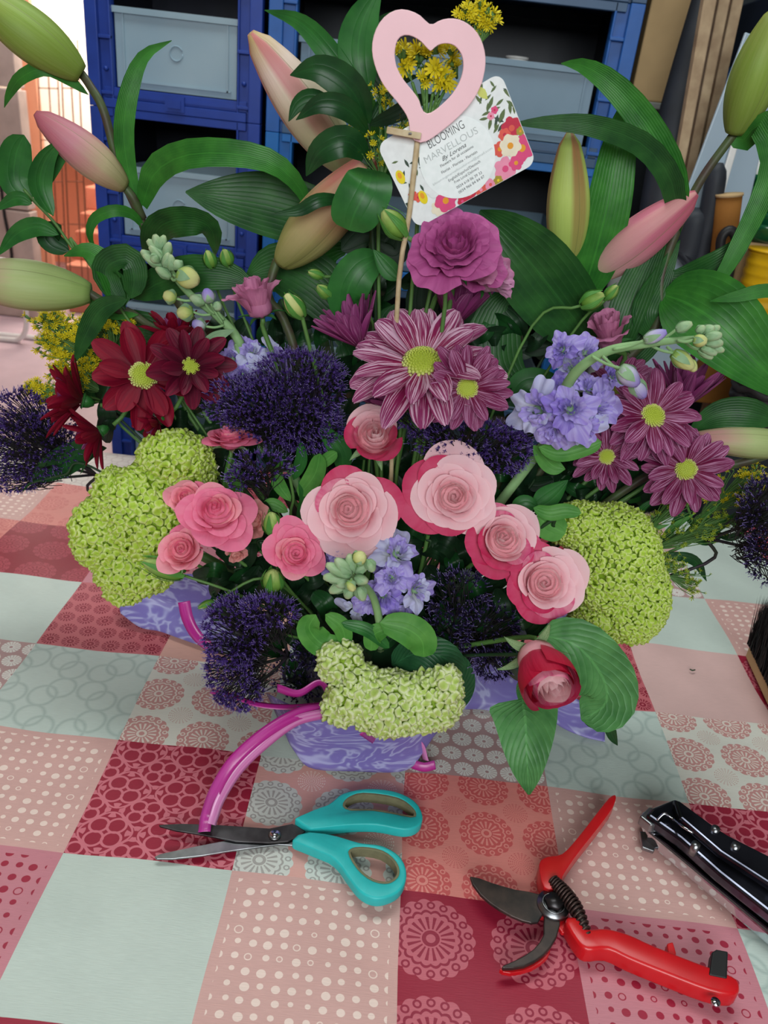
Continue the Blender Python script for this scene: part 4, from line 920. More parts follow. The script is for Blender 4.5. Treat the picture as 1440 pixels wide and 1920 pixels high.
DC = strap_proto([(9, .8, 1.0, .17, -.1), (8, 1.0, .9, .15, -.1)], M['daisy_purple'], 46, groove=.006)+calyx_proto(M['leaf_mid'], -.2, .16)
DD = strap_proto([(9, .45, 1.0, .17, .0), (7, .8, .85, .15, -.05)], M['daisy_red'], 47, groove=.006)+strap_proto([(6, 1.0, .6, .08, -.05)], M['daisy_purple'], 48)+calyx_proto(M['leaf_mid'], -.2, .16)
GM = 'purple and white striped chrysanthemums'; GD = 'dark red daisy chrysanthemums on the left'
def mum(lab, pr, x, y, Y, d, ax, sp, g_=GM, **k): return head('chrysanthemum', lab, 'chrysanthemum', pr, x, y, Y, d, ax, sp, g_, zoff=-.3, rad=.002, **k)
mum('largest striped purple and white chrysanthemum, top centre, facing up', MA, 792, 688, .60, 300, (.02, .75, 1), .15)
mum('dark magenta striped chrysanthemum overlapping the lower right of the largest one', MBp, 876, 728, .575, 176, (.08, .05, 1), .3)
mum('side-on purple chrysanthemum behind the largest one, under the lisianthus', MC, 848, 618, .66, 190, (.25, 1.3, .35), .5)
mum('side-on striped chrysanthemum left of the wooden stick, petals fanned up', MC, 678, 655, .63, 178, (-.5, 1.1, .45), 1.3)
mum('maroon chrysanthemum half hidden under the left side of the largest one', MC, 752, 770, .625, 130, (-.5, .7, .3), 2.0)
mum('widest striped chrysanthemum of the right group, below the lavender stock', MBp, 1222, 782, .63, 200, (.35, .35, 1), 2.2)
mum('lowest right striped chrysanthemum, facing the viewer over the green sprays', MBp, 1285, 880, .615, 178, (.18, .0, 1), .9)
mum('small striped chrysanthemum of the right group, lowest left one', MBp, 1138, 858, .615, 134, (-.05, .35, 1), 1.7)
mum('purple chrysanthemum in the back of the right group, petals upright', MC, 1275, 772, .68, 190, (.3, 1.0, .5), 2.8)
mum('striped chrysanthemum mostly hidden behind the lavender bud, right group', MBp, 1165, 732, .66, 150, (-.1, .5, 1), 4.1)
mum('brightest dark red daisy with a lime eye, left group, facing the viewer', DA, 268, 706, .66, 200, (.12, .28, 1), .5, GD)
mum('maroon daisy with a lime eye, right of the brightest dark red one', DB, 358, 690, .655, 158, (.1, .25, 1), 1.5, GD)
mum('dark red daisy behind and above the maroon one, turned away', DD, 330, 640, .71, 150, (-.1, .9, .35), 2.5, GD)
mum('dark red and purple daisy on the far left, seen from the side', DD, 158, 752, .68, 180, (-1.0, .25, .5), .5, GD)
mum('closed purple-backed daisy below the far left one', DD, 190, 808, .665, 150, (-1.0, -.5, .35), 1.5, GD)
mum('small drooping daisy with violet petals above the left green bloom', DD, 300, 788, .645, 118, (-.75, -.45, .35), 2.2, GD)
# ------------------------------------------------------------------ stock (lavender)
ST = [rose_proto(13, 50+i, lm('lav', b_), ruf=.075, lip=.5, H0=.85, H1=.40, R0=.10, close=.0, hw0=1.2, hw1=.66, nv=7, pw=.9, rnd=.25, core=False) for i, b_ in enumerate(('lav_pale', 'lav_deep', 'lav'))]
ST.append(rose_proto(7, 55, lm('lav_pale'), ruf=.05, lip=.8, H0=.6, H1=.3, R0=.14, close=.0, hw0=1.0, hw1=.6, nv=6, rnd=.25, core=False))
def florets(t_, lst, Y):
    for i, (x, y, d, ax, ay, k, dy) in enumerate(lst):
        p = P(x, y, Y+dy); mt = frame(p, (ax, ay, 1), i*1.3, d*pxm(p)/2)
        fl = make('floret', *tubeg([mt @ Vector((0, 0, -1.0)), mt @ Vector((0, 0, -.6)), mt @ Vector((0, 0, -.25))], lambda s_: (.1+.1*s_)*d*pxm(p)/2, 7)[:2], M['bud_grey'], t_)
        rel = MW[t_.name].inverted() @ mt
        for nm, me in ST[k]:
            o = link(nm, me, fl); o.matrix_parent_inverse = Matrix.Identity(4); o.matrix_local = rel
def sbud(t_, x0, y0, x1, y1, Y, w_, mat='bud_grey', sx=None, sy=None, r=.0012):
    a, b_ = P(x0, y0, Y), P(x1, y1, Y-.003); W = w_*pxm(a)/2
    v, f, u = tubeg([a.lerp(b_, q) for q in np.linspace(0, 1, 9)], lambda s_: W*max(.15, math.sin(PI*(.16+.78*s_))**.6), 10); make('bud', v, f, M[mat], t_, uv=u)
    z = (b_-a); x = z.orthogonal().normalized(); y = z.cross(x).normalized()
    for k in range(3):
        o = x*math.cos(2.1*k)+y*math.sin(2.1*k); sd = z.normalized().cross(o); c = [a+o*W*.5, a+z*.4+o*W*1.08, a+z*.75+o*W*.85]; c = cat(c, 5); vv = []
        for i, p in enumerate(c): q = W*.5*math.sin(PI*min(1, .3+.7*i/5))+.0002; vv += [p-sd*q, p+o*W*.05, p+sd*q]
        make('sepal', vv, [(i*3+j, i*3+j+1, i*3+j+4, i*3+j+3) for i in range(5) for j in range(2)], M['leaf_grey'], t_)
    if sx is not None: tube('pedicel', [P(sx, sy, Y+.004), P((sx+x0)/2, (sy+y0)/2+3, Y+.002), a], r, M['stem_grey'], t_, 8, 6)
GT = 'lavender stock stems'
k1 = thing('stock_stem', 'lavender stock on the right whose budded tip curves over the striped chrysanthemums', 'stock flower', P(1060, 745, .60), GT)
florets(k1, [(1000, 770, 104, -.6, .0, 0, .0), (1070, 768, 92, 0, .1, 1, -.02), (1130, 760, 84, .6, .1, 2, .0), (1030, 806, 72, -.3, -.6, 2, -.01), (1092, 806, 84, .2, -.5, 0, -.01), (1052, 728, 70, -.1, .5, 1, .01), (1110, 722, 66, .4, .6, 2, .015),
             (1052, 652, 62, -.3, .3, 1, .03), (1100, 658, 60, .3, .3, 2, .03), (1070, 690, 56, 0, 0, 0, .035), (1150, 706, 44, .4, .2, 1, .03)], .60)
tube('stem', [HUB, P(1045, 800, .64), P(1058, 735, .60), P(1088, 690, .585), P(1140, 658, .58), P(1210, 645, .575), P(1270, 638, .575), P(1325, 632, .575)], lambda s_: .0046*(1-.6*s_**2), M['stem_grey'], k1, 50, 8)
for a in ((1208, 638, 1250, 622, .57, 24, 'bud_lav', 1150, 655), (1268, 618, 1298, 606, .575, 20, 'bud_grey', 1235, 636), (1262, 662, 1300, 690, .575, 30, 'bud_yellow', 1215, 645), (1290, 676, 1304, 696, .58, 20, 'bud_yellow', 1250, 650),
          (1162, 690, 1196, 722, .565, 36, 'bud_lav', 1110, 668), (1186, 712, 1208, 746, .57, 30, 'bud_lav', 1130, 668), (1300, 638, 1326, 640, .565, 24, 'bud_yellow', 1270, 638),
          (1318, 622, 1340, 614, .572, 20, 'bud_grey'), (1322, 632, 1354, 628, .568, 20, 'bud_grey'), (1324, 642, 1356, 644, .57, 20, 'bud_grey'), (1316, 650, 1344, 664, .572, 18, 'bud_grey'), (1330, 622, 1350, 612, .578, 16, 'bud_grey'), (1310, 655, 1336, 672, .575, 16, 'bud_grey', 1285, 642), (1330, 650, 1358, 658, .58, 16, 'bud_grey'), (1306, 622, 1322, 612, .57, 16, 'bud_grey')):
    sbud(k1, *a)
leaf(k1, [(1010, 838), (1050, 850), (1100, 838), (1128, 828)], .60, 34, 'leaf_bright', 'oval', fold=.3); leaf(k1, [(1000, 835), (1035, 872), (1060, 880)], .61, 36, 'leaf_bright', 'lance')
k2 = thing('stock_stem', 'lavender stock on the left whose grey-green budded tip points up left', 'stock flower', P(450, 680, .68), GT)
florets(k2, [(432, 672, 56, -.3, .2, 2, 0), (470, 660, 60, 0, .5, 0, .0), (510, 655, 52, .3, .5, 3, 0), (455, 700, 60, -.1, .1, 1, -.01), (495, 690, 58, .2, .2, 0, -.01), (425, 702, 48, -.5, .0, 3, 0), (530, 672, 48, .5, .3, 1, 0), (455, 645, 44, -.1, .7, 1, .01)], .68)
tube('stem', [HUB, P(475, 720, .68), P(448, 640, .685), P(410, 595, .69), P(360, 555, .69), P(325, 515, .69), P(300, 475, .69)], lambda s_: .0046*(1-.6*s_**2), M['stem_grey'], k2, 40, 8)
for a in ((305, 500, 268, 478, .685, 18), (312, 490, 280, 462, .685, 18), (306, 476, 276, 450, .69, 20), (300, 470, 290, 440, .69, 20), (300, 470, 308, 442, .69, 18), (310, 482, 318, 455, .685, 18), (285, 485, 264, 470, .69, 16), (296, 480, 284, 490, .68, 18), (310, 500, 316, 475, .68, 18), (322, 506, 320, 478, .68, 18),
          (335, 515, 372, 528, .675, 40, 'bud_yellow', 325, 515), (340, 502, 326, 490, .68, 20, 'bud_grey', 345, 530), (320, 520, 292, 502, .68, 18, 'bud_grey', 330, 525), (330, 560, 306, 552, .68, 26, 'bud_yellow', 368, 562), (362, 585, 332, 588, .68, 30, 'bud_yellow', 395, 590), (384, 568, 356, 556, .68, 20, 'bud_grey', 402, 588), (394, 566, 386, 542, .68, 24, 'bud_lav', 418, 606), (402, 570, 414, 580, .68, 18, 'bud_grey', 420, 600), (385, 612, 360, 606, .68, 24, 'bud_lav', 420, 610)):
    sbud(k2, *a)
leaf(k2, [(376, 652), (405, 632), (440, 618)], .67, 22, 'leaf_grey', 'lance'); leaf(k2, [(470, 690), (500, 660), (520, 640)], .69, 18, 'leaf_mid', 'lance')
k3 = thing('stock_stem', 'lavender stock in the low centre with a pale green bud tip, below the largest rose', 'stock flower', P(720, 1080, .545), GT)
florets(k3, [(745, 1032, 84, .2, .5, 0, .0), (785, 1108, 70, .6, -.1, 0, -.01), (735, 1080, 62, .0, .2, 2, -.015), (718, 1120, 74, 0, -.4, 1, -.015), (765, 1140, 48, .3, -.7, 2, -.01), (690, 1128, 60, -.3, -.4, 2, -.01), (662, 1146, 56, -.5, -.6, 3, -.005), (636, 1030, 56, -.5, .4, 2, .01), (700, 1050, 48, 0, .5, 1, .01), (612, 1060, 40, -.6, .1, 1, .015)], .545)
tube('stem', [HUB, P(715, 1200, .54), P(700, 1120, .52), P(665, 1085, .50), P(650, 1075, .495)], lambda s_: .0042*(1-.5*s_), M['stem_grey'], k3, 24, 8)
for i, a in enumerate(((655, 1080, 612, 1058, 24), (655, 1085, 606, 1082, 24), (655, 1090, 618, 1110, 24), (655, 1075, 630, 1048, 24), (660, 1070, 655, 1040, 22), (668, 1072, 690, 1055, 22), (665, 1085, 690, 1090, 20), (650, 1085, 630, 1098, 28), (655, 1080, 640, 1066, 28), (672, 1100, 682, 1126, 22), (658, 1100, 650, 1122, 22))):
    sbud(k3, *a[:4], .49+.004*(i % 3), a[4], 'bud_grey')
for a in ((668, 1050, 682, 1040, .49, 28, 'bud_yellow', 662, 1075), (652, 1090, 664, 1108, .482, 20, 'bud_yellow', 660, 1085), (690, 1050, 700, 1072, .49, 20, 'bud_grey', 670, 1060)): sbud(k3, *a)
for (pts, w_, m_) in (([(655, 1205), (610, 1210), (580, 1180), (592, 1152)], 52, 'leaf_bright'), ([(610, 1152), (640, 1175), (650, 1212)], 34, 'leaf_bright'), ([(712, 1168), (760, 1178), (790, 1200), (795, 1232)], 62, 'leaf_bright'), ([(640, 1168), (690, 1182), (730, 1215)], 26, 'leaf_mid'), ([(695, 1220), (702, 1190), (730, 1178)], 36, 'leaf_bright')):
    leaf(k3, pts, .52, w_, m_, 'oval', fold=.25, wave=.06)
# ------------------------------------------------------------------ celosia crests
def celosia(label, blobs, Y, mat, step, tr, stemend=None):
    """blobs: (px, py, rx_px, ry_px, depth_m, dY)"""
    c0 = P(blobs[0][0], blobs[0][1], Y); t_ = thing('celosia', label, 'celosia', c0, 'green crested celosia blooms'); E_ = []
    for (x, y, rx, ry, rd, dy) in blobs: p = P(x, y, Y+dy); k = pxm(p); E_.append((p, rx*k, ry*k, rd))
    core = MB()
    for (p, a, b_, d) in E_:
        n1, n2 = 9, 14; v = []
        for i in range(n1+1):
            for j in range(n2):
                th, ph = PI*i/n1, 2*PI*j/n2; v.append(p+R2*(a*.93*math.sin(th)*math.cos(ph))+U2*(b_*.93*math.cos(th))-_F*(d*.93*math.sin(th)*math.sin(ph)))
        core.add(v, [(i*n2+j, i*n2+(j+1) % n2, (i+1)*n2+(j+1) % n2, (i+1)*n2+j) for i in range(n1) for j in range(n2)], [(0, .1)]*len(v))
    core.make('crest_core', M['celosia'], t_)
    cr = MB(); S4 = 5
    for bi, (p, a, b_, d) in enumerate(E_):
        n = int(4*PI*((a*b_)**1.6+(a*d)**1.6+(b_*d)**1.6)**(1/1.6)/3**(1/1.6)/(step*step))
        for k in range(n):
            zc = 1-2*(k+.5)/n; r = math.sqrt(1-zc*zc); an = k*2.39996; q = Vector((r*math.cos(an), zc, r*math.sin(an)))
            nrm = (R2*(q.x/a)+U2*(q.y/b_)-_F*(q.z/d)).normalized(); c = p+R2*(q.x*a)+U2*(q.y*b_)-_F*(q.z*d)
            if nrm.dot((CAM-c).normalized()) < -.45: continue
            if any(j != bi and ((c-P2).dot(R2)/A)**2+((c-P2).dot(U2)/B)**2+((c-P2).dot(_F)/D)**2 < .86 for j, (P2, A, B, D) in enumerate(E_)): continue
            nrm = (nrm+Vector((random.gauss(0, .28), random.gauss(0, .28), random.gauss(0, .28)))).normalized()
            t1 = nrm.orthogonal().normalized(); t2 = nrm.cross(t1); c = c+t1*random.uniform(-.3, .3)*step+t2*random.uniform(-.3, .3)*step+nrm*(random.uniform(-.15, .35)*step)
            R_ = step*random.uniform(.50, .82)*tr; el = random.uniform(.62, 1.0); ro = random.uniform(0, 6.28); sad = random.uniform(.15, .5); kk = random.choice((2, 2, 3)); na = 10; vv = [c+nrm*(R_*.34)]; uu = [(0, .35)]
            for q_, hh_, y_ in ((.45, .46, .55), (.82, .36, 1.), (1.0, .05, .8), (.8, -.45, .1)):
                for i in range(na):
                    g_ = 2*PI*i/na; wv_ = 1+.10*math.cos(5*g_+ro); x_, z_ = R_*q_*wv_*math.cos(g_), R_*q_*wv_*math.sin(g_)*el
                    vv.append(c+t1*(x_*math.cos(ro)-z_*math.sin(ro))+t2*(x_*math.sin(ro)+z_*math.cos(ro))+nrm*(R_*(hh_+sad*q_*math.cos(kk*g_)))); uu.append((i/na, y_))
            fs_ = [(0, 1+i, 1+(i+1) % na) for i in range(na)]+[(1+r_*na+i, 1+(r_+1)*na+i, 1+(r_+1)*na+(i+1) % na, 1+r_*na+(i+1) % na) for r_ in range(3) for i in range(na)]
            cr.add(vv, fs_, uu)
    cr.make('crest_folds', M[mat], t_, stuff=True)
    e = E_[0]; stem_to(t_, e[0]+_F*(e[3]*.8), Vector((0, .3, -1)), .005, M['stem'], stemend, .03)
    return t_
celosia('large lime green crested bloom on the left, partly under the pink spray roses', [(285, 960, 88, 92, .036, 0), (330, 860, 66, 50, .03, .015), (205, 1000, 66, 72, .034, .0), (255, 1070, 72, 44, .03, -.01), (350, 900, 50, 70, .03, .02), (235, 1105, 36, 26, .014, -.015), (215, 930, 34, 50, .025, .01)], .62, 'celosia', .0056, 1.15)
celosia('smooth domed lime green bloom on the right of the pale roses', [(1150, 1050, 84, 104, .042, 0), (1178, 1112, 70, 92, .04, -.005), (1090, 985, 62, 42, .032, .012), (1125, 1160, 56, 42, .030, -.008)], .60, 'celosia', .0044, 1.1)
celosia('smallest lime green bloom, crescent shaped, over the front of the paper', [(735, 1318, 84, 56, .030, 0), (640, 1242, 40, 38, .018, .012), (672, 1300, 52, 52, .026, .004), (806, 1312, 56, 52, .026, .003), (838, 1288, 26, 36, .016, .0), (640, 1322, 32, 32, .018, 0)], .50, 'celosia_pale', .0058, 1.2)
# ------------------------------------------------------------------ trachelium (tiny purple florets)
def trach(label, domes, Y, npx, mat='trach', dark=.25, base=None, dens=1., hair=1.):
    c0 = P(domes[0][0], domes[0][1], Y); t_ = thing('trachelium', label, 'trachelium', c0, 'dark purple trachelium clusters')
    fl = MB(); hr = MB(); tp_ = MB(); st_ = MB(); bp = P(*base, Y+.05) if base else c0-Vector((0, -.03, .08))
    for (x, y, rx, ry, ax, ay) in domes:
        c = P(x, y, Y); k = pxm(c); a, b_ = rx*k, ry*k; d = (a+b_)*.42; up = ((CAM-c).normalized()+R2*ax+U2*ay).normalized(); n = int(rx*ry*.125*dens)
        for i in range(n):
            q = Vector((random.gauss(0, 1), random.gauss(0, 1), random.gauss(0, 1))).normalized()
            w_ = R2*q.x+U2*q.y-_F*q.z
            if w_.dot(up) < (.0 if ay >= .3 else -.25): continue
            s_ = random.uniform(.80, 1.05); p = c+(R2*(q.x*a)+U2*(q.y*b_)-_F*(q.z*d))*s_; nn = (w_+up*.5+Vector((random.gauss(0, .3), random.gauss(0, .3), random.gauss(0, .3)))).normalized()
            t1 = nn.orthogonal().normalized(); t2 = nn.cross(t1); r = random.uniform(.0011, .0019); ro = random.random()*6; m0 = len(fl.v)
            vv = [p-nn*r*1.3]+[p+(t1*math.cos(ro+g_*PI/4)+t2*math.sin(ro+g_*PI/4))*(r*(1.1 if g_ % 2 == 0 else .4))+nn*(r*(.35 if g_ % 2 == 0 else 0)) for g_ in range(8)]
            y0 = random.random()
            fl.add(vv, [(0, 1+g_, 1+(g_+1) % 8) for g_ in range(8)], [(.5, y0*.3)]+[(.5, y0)]*8)
            if random.random() < .8*hair:
                e = p+nn*random.uniform(.0025, .0055)+t1*random.uniform(-.001, .001); s2 = t1*.00022; s3 = t2*.00022
                hr.add([p-s2, p+s2, p+s3, e-s2, e+s2, e+s3], [(0, 1, 4, 3), (1, 2, 5, 4), (2, 0, 3, 5)])
                if random.random() < .4: tp_.add([e+t1*.0004, e-t1*.0004+t2*.0003, e-t1*.0004-t2*.0003, e+nn*.0007, e-nn*.0004], [(0, 1, 3), (1, 2, 3), (2, 0, 3), (1, 0, 4), (2, 1, 4), (0, 2, 4)])
            if i % 3 == 0:
                e = bp.lerp(c, .55)+Vector((random.gauss(0, .006), random.gauss(0, .006), random.gauss(0, .006))); mid = e.lerp(p, .5)+Vector((random.gauss(0, .003), 0, random.gauss(0, .003)))
                v, f, u = tubeg([e, mid, p-nn*r], .0004, 4, False); st_.add(v, f)
        v, f, u = tubeg(cat([bp, bp.lerp(c, .5)+Vector((.004, 0, 0)), c], 8), .0016, 6); st_.add(v, f)
    fl.make('florets', M[mat], t_, stuff=True, smooth=False)
    if hr.v: hr.make('styles', M['trach_hair'], t_, stuff=True, smooth=False); tp_.make('style_tips', M['trach_tip'], t_, stuff=True, smooth=False)
    st_.make('branchlets', M['trach_stem'], t_, stuff=True)
    stem_to(t_, bp, Vector((0, 0, -1)), .0017, M['trach_stem'], None, .03); return t_
trach('wide dark purple fuzzy cluster left of the striped mums, above the side-on spray rose', [(470, 755, 88, 56, -.3, .5), (560, 700, 86, 44, .1, .8), (520, 770, 110, 70, 0, .3), (600, 730, 48, 56, .4, .5), (575, 800, 70, 50, .2, .0)], .645, 0, dens=1.5, base=(545, 890))
trach('small dark purple cluster above the widest spray rose', [(490, 876, 62, 34, 0, .5), (455, 895, 34, 24, -.3, 0)], .60, 0, base=(500, 930), dens=1.1)
trach('low left purple fuzzy cluster hanging over the tablecloth beside the ribbon', [(440, 1185, 62, 74, -.4, .2), (430, 1255, 46, 66, -.4, -.3), (500, 1150, 60, 36, .1, .6), (452, 1300, 42, 34, -.1, -.6)], .53, 0, dens=1.45, base=(540, 1230))
trach('dark violet cluster right of centre between striped mum and pale roses', [(880, 830, 112, 46, .1, .4), (790, 775, 50, 54, -.2, .5), (950, 845, 48, 46, .4, 0)], .618, 0, dens=1.3, base=(870, 900))
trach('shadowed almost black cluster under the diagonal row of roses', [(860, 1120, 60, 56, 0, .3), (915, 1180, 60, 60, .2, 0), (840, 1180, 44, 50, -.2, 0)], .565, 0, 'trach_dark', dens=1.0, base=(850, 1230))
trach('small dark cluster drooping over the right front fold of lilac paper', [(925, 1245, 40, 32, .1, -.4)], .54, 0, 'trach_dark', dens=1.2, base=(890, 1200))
trach('dark purple airy cluster at the left edge of the picture', [(38, 775, 52, 50, -.3, .6), (70, 835, 90, 66, 0, .2), (10, 850, 40, 60, -.4, 0), (25, 900, 50, 24, -.4, -.4)], .70, 0, 'trach', dens=1.6, base=(180, 890))
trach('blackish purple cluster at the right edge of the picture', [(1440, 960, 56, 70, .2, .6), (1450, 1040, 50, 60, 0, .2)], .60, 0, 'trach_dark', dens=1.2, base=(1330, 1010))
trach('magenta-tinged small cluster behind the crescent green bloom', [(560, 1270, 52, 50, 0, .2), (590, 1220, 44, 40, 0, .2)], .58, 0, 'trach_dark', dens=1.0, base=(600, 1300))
# ------------------------------------------------------------------ solidago / small yellow daisies
def solid_(label, clusters, Y, size, mat, base, petals=9, n=14, smat='stem', spread=1., sid=0):
    c0 = P(*base, Y); t_ = thing('goldenrod', label, 'goldenrod', c0, 'yellow goldenrod sprays'); fl = MB(); gr = MB()
    for ci, cl_ in enumerate(clusters):
        (x, y, rx, ry) = cl_[:4]; c = P(x, y, Y); k = pxm(c); rg = random.Random(ci+sid)
        root = c+(c0-c).normalized()*min((c0-c).length, (rx+ry)*k*1.1)
        v, f, u = tubeg(cat([c0, c0.lerp(root, .6)+Vector((0, .003, 0)), root], 8), .0012, 6); gr.add(v, f)
        for i in range(int(n*cl_[4]) if len(cl_) > 4 else n):
            q = Vector((rg.gauss(0, .5), rg.gauss(0, .5), rg.gauss(0, .4))); p = c+R2*(q.x*rx*k)+U2*(q.y*ry*k)-_F*(q.z*(rx+ry)*.5*k)
            nn = ((CAM-p).normalized()*.7+R2*q.x*.8+U2*(q.y*.8+.5)).normalized(); t1 = nn.orthogonal().normalized(); t2 = nn.cross(t1); r = size*rg.uniform(.7, 1.2)*k/2
            v, f, u = tubeg([root, root.lerp(p, .6)+Vector((0, 0, -.001)), p-nn*r*1.6], .0004, 4, False); gr.add(v, f)
            v, f, u = tubeg([p-nn*r*1.7, p-nn*r*1.0, p-nn*r*.2], lambda s_: r*(.16+.26*s_), 6); gr.add(v, f)
            for g_ in range(petals):
                an = 2*PI*g_/petals+rg.uniform(-.1, .1); d = t1*math.cos(an)+t2*math.sin(an); sd = nn.cross(d); up = nn*(r*rg.uniform(.15, .7)); wv = r*.17
                fl.add([p-nn*r*.25, p+d*r*.6-sd*wv+up*.5, p+d*r*1.0-sd*wv*.6+up, p+d*r*1.0+sd*wv*.6+up, p+d*r*.6+sd*wv+up*.5], [(0, 1, 4), (1, 2, 3, 4)], [(0, .2), (0, .8), (0, 1), (1, 1), (1, .8)])
            fl.add([p+t1*r*.3, p+t2*r*.3, p-t1*r*.3, p-t2*r*.3, p+nn*r*.35], [(0, 1, 4), (1, 2, 4), (2, 3, 4), (3, 0, 4)], [(0, .7)]*5)
    fl.make('florets', M[mat], t_, stuff=True, smooth=False); gr.make('branchlets', M[smat], t_, stuff=True)
    stem_to(t_, c0, Vector((0, .2, -1)), .0016, M['stem'], None, .03); return t_
solid_('tall goldenrod whose yellow daisies show through the pink heart', [(755, 98, 24, 24), (785, 108, 22, 20), (800, 90, 20, 16), (820, 128, 22, 16, .7), (848, 96, 22, 20, .6), (835, 150, 22, 14, .5), (790, 140, 30, 14, .5), (855, 125, 16, 16, .6)], .63, 30, 'gold', (800, 240), 11, 6)
solid_('goldenrod tip rising above the right lobe of the pink heart', [(870, 20, 26, 14), (900, 12, 26, 16), (915, 30, 18, 22), (893, 38, 22, 16), (905, 52, 14, 14, .6)], .64, 20, 'gold', (890, 130), 9, 16, sid=3)
solid_('small goldenrod spray behind the left lobe of the pink heart', [(712, 168, 14, 10), (730, 182, 20, 12), (762, 220, 18, 16), (750, 240, 20, 10), (700, 262, 26, 14), (665, 245, 20, 8), (690, 290, 24, 14)], .655, 15, 'gold', (715, 340), 8, 9, sid=5)
solid_('goldenrod clump on the left above the purple cluster, against the pink floor', [(95, 600, 34, 18, 2), (135, 625, 40, 26, 2), (95, 640, 28, 18, 1.6), (120, 660, 34, 16, 2), (160, 610, 22, 16)], .73, 14, 'gold', (215, 690), 8, 40, sid=7)
solid_('goldenrod clump lower left beside the far left red daisy', [(115, 690, 26, 16, 1.5), (150, 705, 24, 22, 1.5), (70, 725, 26, 12, 1.5), (85, 745, 22, 14), (165, 680, 22, 18), (205, 615, 24, 14, .7), (240, 605, 14, 10, .7)], .72, 14, 'gold', (230, 760), 8, 32, sid=9)
solid_('greenish goldenrod spray to the right of the domed green bloom', [(1215, 970, 34, 14, 1), (1270, 940, 40, 20, 1.4), (1225, 1000, 40, 14, 1), (1290, 1000, 46, 20, 1.6), (1330, 990, 36, 24, 1.5), (1355, 970, 24, 20), (1270, 1060, 20, 22, 1), (1300, 1090, 18, 26, 1.4), (1240, 1045, 30, 14)], .64, 9, 'gold_green', (1150, 1060), 6, 24, sid=11)
solid_('yellow goldenrod behind the lowest right chrysanthemum, right edge', [(1400, 890, 40, 18, 2), (1430, 905, 26, 20, 1.5), (1380, 930, 30, 18, 1.2), (1350, 930, 30, 16), (1240, 815, 8, 6, .4)], .66, 11, 'gold', (1300, 980), 7, 20, sid=13)
# ------------------------------------------------------------------ lilies
def lily(label, base): return thing('lily_stem', label, 'lily', base, 'budded lily stems')
l1 = lily('left lily stem with a green and a pink bud and arching strap leaves', P(285, 460, .74))
tube('stem', [HUB+Vector((-.02, .03, 0)), P(420, 700, .70), P(330, 560, .73), P(283, 460, .74), P(262, 405, .74), P(225, 320, .74), P(195, 210, .74), P(168, 160, .745), P(148, 132, .75)], lambda s_: .0048-.0012*s_, M['stem_lily'], l1, 60, 8)
lilybud(l1, (152, 140), (-60, -22), .745, .72, 98, 'lily_green', 'green bud at the upper left corner')
tube('pedicel', [P(268, 410, .74), P(250, 372, .735), P(232, 348, .735)], .004, M['stem_lily'], l1, 8)
lilybud(l1, (234, 350), (66, 212), .735, .70, 76, 'lily_pink', 'pink and cream bud pointing up left')
leaf(l1, [(268, 408), (243, 330), (232, 250), (243, 170), (270, 105), (322, 76)], [.74, .735, .73, .73, .74, .76], 38, 'lily_leaf', 'lance', fold=.25)
leaf(l1, [(267, 385), (290, 325), (345, 292), (430, 288), (510, 305), (560, 350), (585, 410)], [.74, .72, .70, .69, .69, .70, .71], 56, 'lily_leaf', 'strap', fold=.2, roll=-.3)
leaf(l1, [(166, 178), (130, 150), (85, 128), (40, 145), (18, 175), (8, 202)], [.745, .74, .73, .73, .74, .745], 26, 'lily_leaf', 'lance', fold=.2)
leaf(l1, [(273, 432), (248, 402), (212, 395), (178, 410), (168, 440), (182, 478)], [.74, .73, .72, .72, .72, .73], 22, 'lily_leaf', 'lance', fold=.3)
leaf(l1, [(280, 470), (300, 425), (350, 412), (395, 428), (404, 478)], [.74, .72, .71, .72, .74], 66, 'lily_leaf_dark', 'strap', roll=.5, fold=.2)
l2 = lily('far left lily stem with one pale green bud running out of the left edge', P(250, 585, .72))
tube('stem', [HUB+Vector((-.03, .02, 0)), P(380, 720, .70), P(265, 600, .72), P(215, 578, .715), P(165, 548, .71)], .004, M['stem_lily'], l2, 30)
lilybud(l2, (170, 550), (-90, 520), .71, .69, 98, 'lily_blush', 'pale green bud with pinkish tip at the left edge')
leaf(l2, [(232, 577), (212, 520), (190, 490), (160, 470), (120, 480)], .705, 66, 'lily_leaf', 'heart', fold=.25, roll=.4)
leaf(l2, [(235, 580), (200, 520), (208, 495), (240, 488), (252, 520), (246, 560)], .70, 58, 'lily_leaf_dark', 'oval', fold=.3)
leaf(l2, [(250, 560), (300, 530), (370, 512), (440, 520), (480, 545)], [.72, .71, .70, .70, .70], 70, 'lily_leaf_dark', 'lance', fold=.2)
leaf(l2, [(240, 560), (190, 580), (160, 630), (140, 680)], .69, 40, 'lily_leaf_dark', 'lance', fold=.3)
leaf(l2, [(260, 590), (215, 590), (180, 575), (165, 555)], .715, 20, 'lily_leaf', 'lance')
leaf(l2, [(330, 640), (250, 625), (195, 680), (165, 760)], .73, 90, 'lily_leaf_dark', 'oval', fold=.2)
l3 = lily('centre left lily stem with one large cream and pink bud behind the dark pointed leaves', P(650, 330, .74))
tube('stem', [HUB, P(690, 640, .68), P(690, 480, .72), P(672, 360, .74), P(645, 305, .745)], .004, M['stem_lily'], l3, 30)
lilybud(l3, (655, 320), (470, 62), .75, .70, 104, 'lily_cream', 'cream bud with a pink side')
leaf(l3, [(700, 420), (600, 410), (500, 385), (420, 372), (348, 360)], [.73, .73, .72, .71, .71], 118, 'lily_leaf_dark', 'lance', fold=.2, roll=.2)
leaf(l3, [(700, 430), (680, 330), (695, 250), (690, 160)], .76, 70, 'lily_leaf', 'lance', fold=.2)
